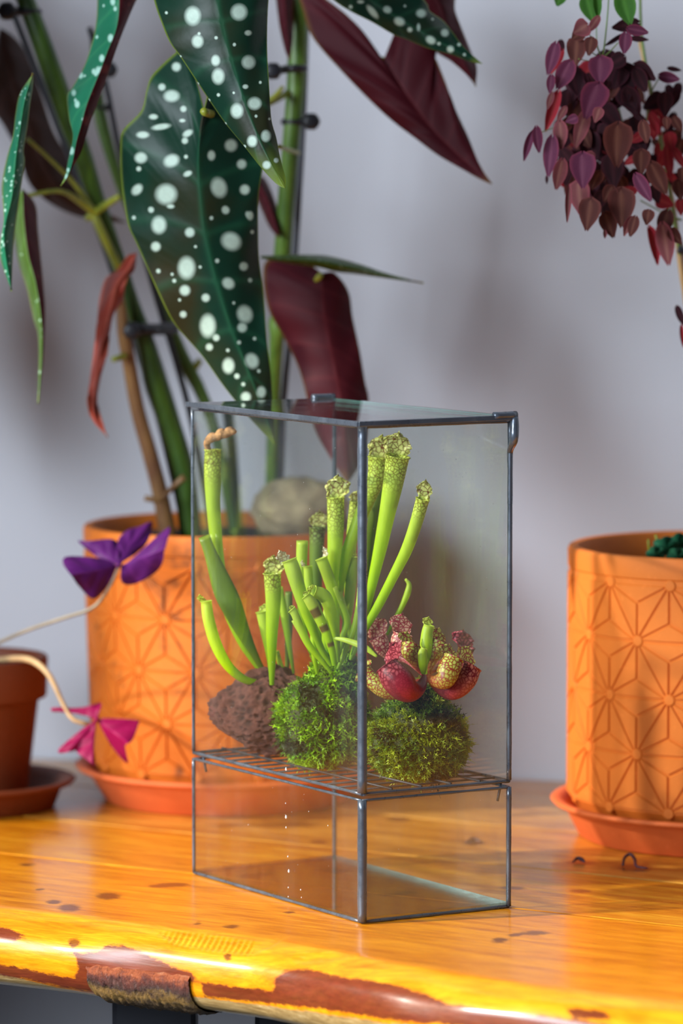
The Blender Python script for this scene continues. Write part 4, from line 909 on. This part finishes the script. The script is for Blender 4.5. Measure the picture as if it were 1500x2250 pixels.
def clip(u, v, r, Y, u2, v2, r2):
    c = P(u, v, Y); rr = r*MPP(Y)
    prof = [(.0, -.55), (.75, -.55), (.95, -.35), (1, 0), (.95, .35), (.75, .55), (.5, .6), (.0, .62)]
    V = []; k = 18
    for a, h in prof:
        for j in range(k):
            t = 2*math.pi*j/k; w_ = 1+.05*math.cos(6*t); V.append((c.x+rr*a*w_*math.cos(t), c.y-h*rr, c.z+rr*a*w_*math.sin(t)))
    o = mesh('clip', V, grid_faces(len(prof), k, True), BLACKP, beg)
    d = P(u2, v2, Y+.01); tube('clip_band', [(*c, rr*.5), (*((c+d)/2), rr*.45), (*d, rr*.5)], BLACKP, o, 8)
    S = [(d.x+r2*MPP(Y)*math.cos(t), d.y+r2*MPP(Y)*math.sin(t)+.002, d.z+.001*math.sin(t)*0, rr*.42) for t in np.linspace(0, 2*math.pi, 14)]
    tube('clip_ring', S, BLACKP, o, 6, n=28)
clip(684, 267, 19, .40, 646, 268, 22); clip(600, 156, 19, .38, 648, 150, 22); clip(240, 153, 18, .46, 212, 150, 12); clip(15, 24, 21, .41, 60, 26, 24); clip(290, 727, 20, .44, 320, 726, 24); clip(236, 236, 8, .48, 222, 236, 12)
ptube('clip', [(300, 724, 15, .445), (345, 724, 13, .46), (372, 722, 15, .475), (384, 722, 13, .48)], BLACKP, beg, 10)
# curled young red leaf
L_([(300, 555), (282, 562), (262, 590), (232, 612), (218, 660), (212, 720), (205, 780), (198, 830), (193, 880), (205, 925), (236, 960)], [(300, 555), (296, 590), (278, 612), (270, 660), (250, 690), (240, 740), (232, 790), (221, 830), (214, 880), (221, 920), (237, 961)], [(300, 555), (284, 590), (256, 630), (240, 690), (226, 750), (217, 800), (209, 850), (203, 890), (212, 925), (236, 961)], .38, .36, [YOUNG, BEG_U], und=.012, seed=31, dens=3, label='curled coral red young leaf')
# unseen leaves added past the left frame side to shade the rear wall
for k, (u, v, wd_, ln, sl, Y) in enumerate(((-95, -120, 130, 560, 40, .36), (-230, -60, 140, 620, -40, .40), (-150, 330, 120, 500, -30, .34), (-330, 260, 130, 560, 20, .42), (-60, -420, 120, 420, 60, .44), (-420, -200, 150, 640, 60, .46), (-260, 620, 110, 420, 30, .46), (-480, 420, 140, 520, -20, .44))):
    L_([(u, v), (u-wd_*.8, v-60), (u-wd_, v+ln*.25), (u-wd_*.7+sl*.5, v+ln*.6), (u+sl, v+ln)], [(u, v), (u+wd_*.5, v-70), (u+wd_*.5, v+ln*.2), (u+wd_*.35+sl*.5, v+ln*.6), (u+sl, v+ln)], [(u, v), (u, v+ln*.3), (u+sl*.5, v+ln*.65), (u+sl, v+ln)], Y, Y-.03, TOP, rnd=22, seed=60+k, dens=9)
    ptube('petiole', [(u, v, 5, Y), (u*.6-40, v*.6-60, 6, Y), (-30, -60, 7, .42), (36, -38, 8, .42)], STEM_Y, beg, 6)
# the two large spotted leaves
L_([(448, 246), (425, 160), (398, 112), (384, 117), (336, 163), (322, 196), (310, 243), (271, 285), (264, 317), (266, 397), (280, 490), (299, 534), (345, 637), (383, 711), (443, 781), (490, 847), (545, 915), (604, 978)], [(448, 246), (475, 165), (530, 180), (572, 260), (580, 340), (568, 430), (567, 500), (569, 567), (579, 646), (586, 749), (595, 823), (599, 890), (605, 978)], [(448, 246), (441, 290), (436, 350), (440, 430), (452, 520), (474, 610), (505, 710), (540, 800), (575, 890), (605, 978)],
   .20, .24, TOP, cup=.018, spots=spA, rnd=0, dens=2.8, seed=40, edgew=.03, label='large spotted leaf hanging in front')
L_([(470, -170), (420, -230), (345, -180), (322, -80), (338, 0), (355, 51), (373, 93), (397, 126), (434, 182), (462, 224), (495, 271), (537, 322), (574, 369), (607, 404), (626, 414)], [(470, -170), (540, -230), (600, -170), (600, -80), (590, 0), (587, 60), (587, 117), (591, 187), (596, 261), (607, 303), (616, 350), (627, 390), (627, 413)], [(470, -170), (472, -80), (478, 0), (495, 84), (518, 163), (551, 261), (588, 345), (626, 414)],
   .14, .12, TOP, cup=.022, spots=spB, rnd=0, dens=2.8, seed=41, edgew=.035, tipg=.84, label='upper spotted leaf with light painted on its green tip')  # wider tip gradient paints in the light caught by the tip
# stone in the begonia pot
sc_ = P(655, 1118, .47); V = []
for i in range(40):
    for j in range(56):
        t, p_ = math.pi*i/39, 2*math.pi*j/56; d = Vector((math.sin(t)*math.cos(p_), math.sin(t)*math.sin(p_), math.cos(t)))
        k = 1+.22*mnoise.noise(d*1.6+Vector((7, 2, 0)))+.08*mnoise.noise(d*5)
        V.append((sc_.x+d.x*.036*k, sc_.y+d.y*.026*k, sc_.z+d.z*.023*k+.006*max(0, d.x)*0))
stn = empty('stone', (sc_.x, sc_.y, sc_.z-.022), 'tan beige stone lying on the soil of the begonia pot', 'stone')
mesh('stone_body', V, grid_faces(40, 56, True), simple('tan_stone', (.34, .26, .15), .85, .35, 60, .8, 200), stn)

# ------------------------------------------------------------------ oxalis
OXP = leaf_mat('oxalis_purple', (.115, .012, .16), (.2, .03, .25), (.10, .01, .12), (.2, .05, .3), .5, .3)
OXM = leaf_mat('oxalis_magenta', (.42, .006, .095), (.55, .02, .16), (.45, .01, .15), (.5, .05, .2), .45, .35)
def leaflet(parent, outline, Ys, mat, label=None):
    """outline[0] is the joint; a fan folded along its middle"""
    n = len(outline); V = [P(u, v, Ys[i % len(Ys)]) for i, (u, v) in enumerate(outline)]
    left = [outline[0]]+outline[1:n//2+1]; right = [outline[0]]+outline[n//2+1:][::-1]
    tipm = ((left[-1][0]+right[-1][0])/2, (left[-1][1]+right[-1][1])/2)
    return blade('leaflet', parent, left+[tipm], right+[tipm], [outline[0], ((outline[0][0]+tipm[0])/2, (outline[0][1]+tipm[1])/2), tipm], Ys[0], Ys[1], [mat, mat], cup=Ys[2], und=.0015, dens=4, th=.0005, veins=3, edgew=.02, label=label)
YO = .33
st1 = ptube('leaf_stem', [(-60, 1440, 4, .42), (-20, 1420, 4, .40), (60, 1385, 4, .37), (140, 1358, 4, .35), (205, 1335, 4, .34), (240, 1290, 3.5, YO), (262, 1243, 3, YO)], simple('pale_oxalis_stem', (.25, .21, .15), .6, .3), oxa, 8)
st2 = ptube('leaf_stem', [(-10, 1450, 6, .41), (50, 1447, 7, .38), (85, 1460, 7, .36), (112, 1490, 6, .35), (138, 1545, 5, .345), (160, 1580, 5, .34), (195, 1592, 5, .34)], simple('tan_oxalis_stem', (.5, .32, .15), .6, .3), oxa, 8)
lf1 = ptube('leaf', [(258, 1246, 4, YO), (262, 1240, 4, YO-.002), (266, 1236, 3, YO)], OXP, oxa, 6, label='purple three-part leaf')
leaflet(lf1, [(262, 1243), (215, 1225), (172, 1190), (200, 1188), (255, 1188)], (YO, YO+.02, .006), OXP)
leaflet(lf1, [(262, 1240), (258, 1190), (280, 1165), (335, 1148), (318, 1200)], (YO, YO+.03, .008), OXP)
leaflet(lf1, [(265, 1242), (275, 1240), (360, 1165), (374, 1162), (350, 1250), (300, 1282), (268, 1280)], (YO, YO-.02, .010), OXP)
leaflet(lf1, [(258, 1243), (225, 1228), (150, 1222), (138, 1238), (175, 1290), (205, 1316), (235, 1290)], (YO, YO-.02, .010), OXP)
YM = .335
lf2 = ptube('leaf', [(206, 1590, 4, YM), (212, 1582, 4, YM-.002), (216, 1576, 3, YM)], OXM, oxa, 6, label='magenta drooping leaf')
leaflet(lf2, [(212, 1582), (190, 1570), (112, 1562), (112, 1556), (185, 1555), (222, 1545)], (YM, YM+.01, .004), OXM)
leaflet(lf2, [(214, 1584), (228, 1578), (300, 1582), (304, 1590), (292, 1625), (272, 1640), (280, 1678), (245, 1640)], (YM, YM-.02, .008), OXM)
leaflet(lf2, [(210, 1584), (180, 1602), (130, 1645), (132, 1655), (165, 1648), (200, 1610)], (YM, YM-.01, .004), OXM)
leaflet(lf2, [(210, 1586), (175, 1630), (165, 1648), (195, 1672), (208, 1682), (205, 1650), (195, 1630)], (YM, YM-.015, .004), OXM)

# ------------------------------------------------------------------ red leaved shrub
def small_leaf_mesh(name, shape, fold, mat):
    n, m = 9, 7; V, c = [], []
    for i in range(n):
        t = i/(n-1); w = shape(t)
        for j in range(m):
            s = -1+2*j/(m-1); V.append((s*w, fold*abs(s)*w+.06*math.sin(t*3), -t+(-.07*abs(s) if t > .9 else 0)+(.10*abs(s)**1.5*(1-t)**2)*1.2)); c.append((0, .5*max(0, abs(s)-.8)/.2, math.exp(-(s/.18)**2)))
    me_o = mesh(name, V, [q[::-1] for q in grid_faces(n, m)], [mat], None, col=c)
    me = me_o.data; bpy.data.objects.remove(me_o); return me
heart = lambda t: .46*math.sin(math.pi*(t**.62*.97+.015))**.75*(1.0 if t > .02 else .5)
oval = lambda t: .40*math.sin(math.pi*(t**.8*.97+.015))**.7
def rl(name, base, vein, edge): return leaf_mat(name, base, vein, edge, (.5, .3, .3), .6, .22)
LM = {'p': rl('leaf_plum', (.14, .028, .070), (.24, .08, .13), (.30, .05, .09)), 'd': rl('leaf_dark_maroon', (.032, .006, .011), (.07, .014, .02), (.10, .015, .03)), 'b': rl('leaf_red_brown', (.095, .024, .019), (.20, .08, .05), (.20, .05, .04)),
      'r': rl('leaf_crimson', (.34, .02, .03), (.42, .06, .05), (.45, .03, .05)), 'k': rl('leaf_pink_brown', (.22, .06, .065), (.32, .15, .11), (.38, .07, .10)), 'g': leaf_mat('leaf_fresh_green', (.05, .17, .02), (.1, .28, .04), (.1, .25, .04), (.3, .4, .3), .45, .35)}
MESHES = {(k, s): small_leaf_mesh('shrub_leaf', fn, fo, m) for k, m in LM.items() for s, fn, fo in (('h', heart, -.18), ('o', oval, -.22), ('n', oval, -1.4))}
INVR = INV[pot_r.name]
def rleaf(cx, cy0, L, W, ang, kind, Y, sh=None, tilt=0.0, yaw=0.0):
    """centre, length, width in crop px (3.516 per frame px); ang 0 = tip down, + = tip to the right"""
    u, v = 1100+cx/3.516, cy0/3.516; Lm = L/3.516*MPP(Y); a = math.radians(ang)
    s = sh or ('h' if W/L > .7 else 'o'); wd = W/3.516*MPP(Y)
    bw = .92 if s == 'h' else .80
    sx_ = wd/bw
    if s == 'n': sx_ = wd/.8*1.5
    c = P(u, v, Y); d = Vector((math.sin(a), 0, -math.cos(a)))
    M = Matrix.Translation(c-d*Lm*.5) @ Matrix.Rotation(-a, 4, 'Y') @ Matrix.Rotation(math.radians(yaw), 4, 'Z') @ Matrix.Rotation(math.radians(tilt), 4, 'X') @ Matrix.Diagonal((sx_, sx_, Lm, 1))
    o = bpy.data.objects.new('leaf', MESHES[kind, s]); COL.objects.link(o); o.parent = pot_r; o.matrix_local = INVR @ M
    return o
Yc = .20
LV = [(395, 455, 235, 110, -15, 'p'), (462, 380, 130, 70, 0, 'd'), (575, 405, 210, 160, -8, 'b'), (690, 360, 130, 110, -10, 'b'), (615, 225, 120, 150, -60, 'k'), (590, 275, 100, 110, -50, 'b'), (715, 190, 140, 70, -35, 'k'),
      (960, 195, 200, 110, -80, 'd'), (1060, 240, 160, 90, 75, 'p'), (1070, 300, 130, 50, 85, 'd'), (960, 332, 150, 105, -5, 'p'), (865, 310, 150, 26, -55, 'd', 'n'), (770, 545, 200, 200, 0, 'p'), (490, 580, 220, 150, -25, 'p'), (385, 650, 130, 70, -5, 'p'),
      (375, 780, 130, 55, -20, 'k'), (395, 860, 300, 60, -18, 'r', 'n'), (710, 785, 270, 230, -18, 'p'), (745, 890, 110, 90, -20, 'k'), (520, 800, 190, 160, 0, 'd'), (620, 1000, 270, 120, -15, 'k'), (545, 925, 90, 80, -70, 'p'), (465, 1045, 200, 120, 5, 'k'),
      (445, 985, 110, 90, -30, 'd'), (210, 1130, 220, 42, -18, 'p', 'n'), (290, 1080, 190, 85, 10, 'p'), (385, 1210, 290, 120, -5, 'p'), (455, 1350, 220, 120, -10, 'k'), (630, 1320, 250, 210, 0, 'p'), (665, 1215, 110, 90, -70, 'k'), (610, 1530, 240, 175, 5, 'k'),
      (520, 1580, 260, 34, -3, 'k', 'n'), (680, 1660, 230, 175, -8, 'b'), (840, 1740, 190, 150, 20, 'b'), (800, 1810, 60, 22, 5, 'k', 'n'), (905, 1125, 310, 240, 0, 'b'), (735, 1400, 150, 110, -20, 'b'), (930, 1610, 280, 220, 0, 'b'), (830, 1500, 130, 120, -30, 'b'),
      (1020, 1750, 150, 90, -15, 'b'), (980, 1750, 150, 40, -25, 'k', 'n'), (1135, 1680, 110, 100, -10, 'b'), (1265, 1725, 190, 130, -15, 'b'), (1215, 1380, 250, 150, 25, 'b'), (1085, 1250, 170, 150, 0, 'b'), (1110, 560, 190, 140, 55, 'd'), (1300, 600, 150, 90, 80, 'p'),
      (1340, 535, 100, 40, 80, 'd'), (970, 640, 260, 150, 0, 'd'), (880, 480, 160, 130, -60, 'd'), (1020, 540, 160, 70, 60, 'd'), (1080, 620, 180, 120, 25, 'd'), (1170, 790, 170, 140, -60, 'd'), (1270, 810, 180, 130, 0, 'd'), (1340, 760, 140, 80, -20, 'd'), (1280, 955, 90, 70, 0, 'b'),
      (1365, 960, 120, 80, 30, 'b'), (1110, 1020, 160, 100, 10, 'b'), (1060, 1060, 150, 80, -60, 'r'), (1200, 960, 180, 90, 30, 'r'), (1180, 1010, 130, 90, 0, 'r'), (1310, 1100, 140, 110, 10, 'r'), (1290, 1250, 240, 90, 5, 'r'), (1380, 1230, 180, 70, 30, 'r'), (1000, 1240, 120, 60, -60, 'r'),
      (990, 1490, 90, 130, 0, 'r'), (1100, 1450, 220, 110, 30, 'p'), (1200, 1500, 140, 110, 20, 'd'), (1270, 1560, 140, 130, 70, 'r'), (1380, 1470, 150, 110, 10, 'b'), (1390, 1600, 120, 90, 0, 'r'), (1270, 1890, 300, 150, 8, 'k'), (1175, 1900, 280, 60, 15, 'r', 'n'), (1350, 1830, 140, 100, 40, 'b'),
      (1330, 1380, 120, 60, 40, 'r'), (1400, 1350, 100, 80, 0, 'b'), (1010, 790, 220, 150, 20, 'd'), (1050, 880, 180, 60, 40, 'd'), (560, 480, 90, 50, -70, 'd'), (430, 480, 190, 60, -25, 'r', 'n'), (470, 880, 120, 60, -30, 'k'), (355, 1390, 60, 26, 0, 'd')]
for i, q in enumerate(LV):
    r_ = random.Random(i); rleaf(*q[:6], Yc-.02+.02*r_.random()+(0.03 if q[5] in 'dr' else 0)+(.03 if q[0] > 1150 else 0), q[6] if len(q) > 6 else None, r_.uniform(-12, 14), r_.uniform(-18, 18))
rr = random.Random(99)
cnt = 0
while cnt < 105:
    x, y = rr.uniform(430, 1150), rr.uniform(480, 1650)
    if ((x-770)/300)**2+((y-1060)/600)**2 > 1: continue
    if y < 900 and x < 560: continue
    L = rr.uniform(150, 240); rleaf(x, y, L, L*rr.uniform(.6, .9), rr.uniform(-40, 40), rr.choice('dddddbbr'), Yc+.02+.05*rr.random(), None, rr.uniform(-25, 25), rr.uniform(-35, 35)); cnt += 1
cnt = 0
while cnt < 24:
    t = rr.random(); x = 1130+230*t+rr.uniform(-90, 90); y = 700+1000*rr.random()
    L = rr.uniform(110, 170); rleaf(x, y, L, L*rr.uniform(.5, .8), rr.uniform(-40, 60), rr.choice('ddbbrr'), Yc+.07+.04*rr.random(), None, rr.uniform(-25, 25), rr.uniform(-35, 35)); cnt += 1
GST = stem_mat('thin_green_stalk', (.08, .16, .03), (.2, .3, .06)); CANE = stem_mat('bamboo_cane', (.30, .17, .06), (.48, .30, .12))
def cst(pts): return [(1100+a/3.516, b/3.516, r, Y) for a, b, r, Y in pts]
rleaf(690, 75, 190, 150, 15, 'g', .21, 'h'); rleaf(965, 60, 240, 170, 15, 'g', .20, 'o'); rleaf(455, -10, 110, 100, -20, 'g', .22, 'o'); rleaf(745, 50, 170, 45, 5, 'g', .2, 'n')
for pts in ([(835, -60, 1.6, .21), (825, 100, 1.6, .21), (800, 350, 1.8, .21), (780, 460, 2, .215), (740, 640, 2, .23), (800, 900, 3, .26), (1000, 1100, 3.5, .28)], [(800, -60, 1.3, .22), (745, 120, 1.2, .22), (742, 330, 1.2, .22), (775, 440, 1.5, .22)], [(660, 250, 1.2, .2), (720, 310, 1.2, .21), (775, 450, 1.4, .215)], [(905, 330, 1.2, .2), (850, 390, 1.2, .21), (785, 450, 1.4, .215)], [(600, 455, 1, .2), (680, 470, 1, .21), (775, 460, 1.2, .215)],
            [(690, 400, 1.2, .2), (740, 430, 1.2, .21), (780, 460, 1.4, .215)], [(900, 800, 2, .26), (960, 1000, 2.2, .27), (1100, 1200, 2.6, .28), (1250, 1500, 3, .29), (1400, 1900, 3.4, .30)], [(270, 1040, 1, .2), (400, 990, 1, .21), (560, 960, 1.2, .23), (720, 1000, 1.5, .26)],
            [(1260, 560, 1, .24), (1200, 640, 1.3, .25), (1150, 760, 1.6, .26), (1100, 1100, 2, .28)], [(1080, 1550, 1.5, .25), (1250, 1640, 2, .28), (1390, 1700, 3, .29)]):
    ptube('stalk', cst(pts), GST, pot_r, 6)
ptube('bamboo_cane', [(1405, 92, 4, .29), (1420, 160, 5, .29), (1440, 250, 5, .295), (1465, 380, 5, .30), (1482, 480, 6, .30), (1497, 600, 6, .30), (1530, 800, 7, .31), (1560, 1000, 7, .31), (1586, 1215, 7, .315), (1590, 1262, 7, .315)], CANE, pot_r, 10)
ptube('trunk', [(1492, 520, 4, .30), (1500, 560, 6, .30), (1540, 850, 10, .31), (1560, 1100, 12, .315), (1572, 1262, 13, .316)], stem_mat('shrub_bark', (.06, .03, .025), (.16, .09, .06)), pot_r, 10)
ptube('stalk', [(1494, 560, 4, .295), (1455, 330, 3, .285), (1422, 160, 3, .28), (1408, 60, 3, .28), (1405, -60, 3, .27), (1395, -140, 4, .25), (1370, -150, 3, .23), (1338, -20, 1.6, .21)], GST, pot_r, 6)
ptube('tie', [(1488, 548, 8, .29), (1503, 552, 8, .29)], BLACKP, pot_r, 8)
rleaf(1385, 2440, 150, 60, 20, 'd', .24, 'o'); rleaf(1400, 2600, 160, 26, 6, 'r', .24, 'n')
# green seedling inside the pot
SEED = leaf_mat('seedling_green', (.03, .20, .10), (.08, .35, .2), (.05, .25, .12), (.2, .4, .3), .55, .25)
for (u, v, r, Y, t0) in ((1462, 1200, 30, .262, .3), (1492, 1190, 26, .27, .9), (1440, 1216, 22, .255, 1.5), (1488, 1222, 26, .255, 2.2)):
    V = [P(u, v+3, Y)]; n = 28
    for i in range(n):
        a = 2*math.pi*i/n; q = r*(.78+.22*abs(math.cos(2.5*a+t0))); V.append(P(u+q*math.cos(a), v+q*.75*math.sin(a), Y+.012*math.sin(a)+.004*math.cos(5*a)))
    mesh('seedling_leaf', V, [(0, 1+i, 1+(i+1) % n) for i in range(n)], SEED, pot_r, col=[(0, 0, 1 if i == 0 else 0) for i in range(n+1)], solid=.0005, label='round lobed green seedling leaf')
ptube('seedling_stem', [(1440, 1175, 3, .27), (1448, 1205, 3, .27), (1470, 1262, 3, .28)], STEM_Y, pot_r, 6)
ptube('seedling_stem', [(1424, 1185, 2.5, .27), (1428, 1215, 2.5, .27), (1460, 1262, 3, .28)], STEM_Y, pot_r, 6)

# ------------------------------------------------------------------ bits on the table
DRY = simple('dried_petal', (.07, .025, .04), .5, .5)
def bit(u, v, pts, label):
    o = empty('dried_leaf_bit', G(u, v), label, 'debris', 'dried bits on the table')
    tube('curl', [(*(G(u+a, v+b)+Vector((0, 0, h))), r) for a, b, h, r in pts], DRY, o, 6)
bit(1272, 1896, [(-14, 2, .0012, .0006), (-4, -2, .0025, .0012), (6, 0, .0022, .0014), (12, 2, .0012, .0006)], 'small curled dark petal left of the other, before the right pot')
bit(1382, 1903, [(-14, 2, .0012, .0008), (-10, -4, .0045, .0010), (2, -6, .006, .0011), (12, -2, .004, .0011), (16, 5, .0014, .0008), (40, 8, .001, .0005)], 'ring shaped curled dark petal just before the right pot')
bit(1040, 1852, [(-16, 2, .0012, .0006), (0, -2, .002, .0016), (18, 1, .001, .0006)], 'small dark crumb lying on the table behind the glass base')
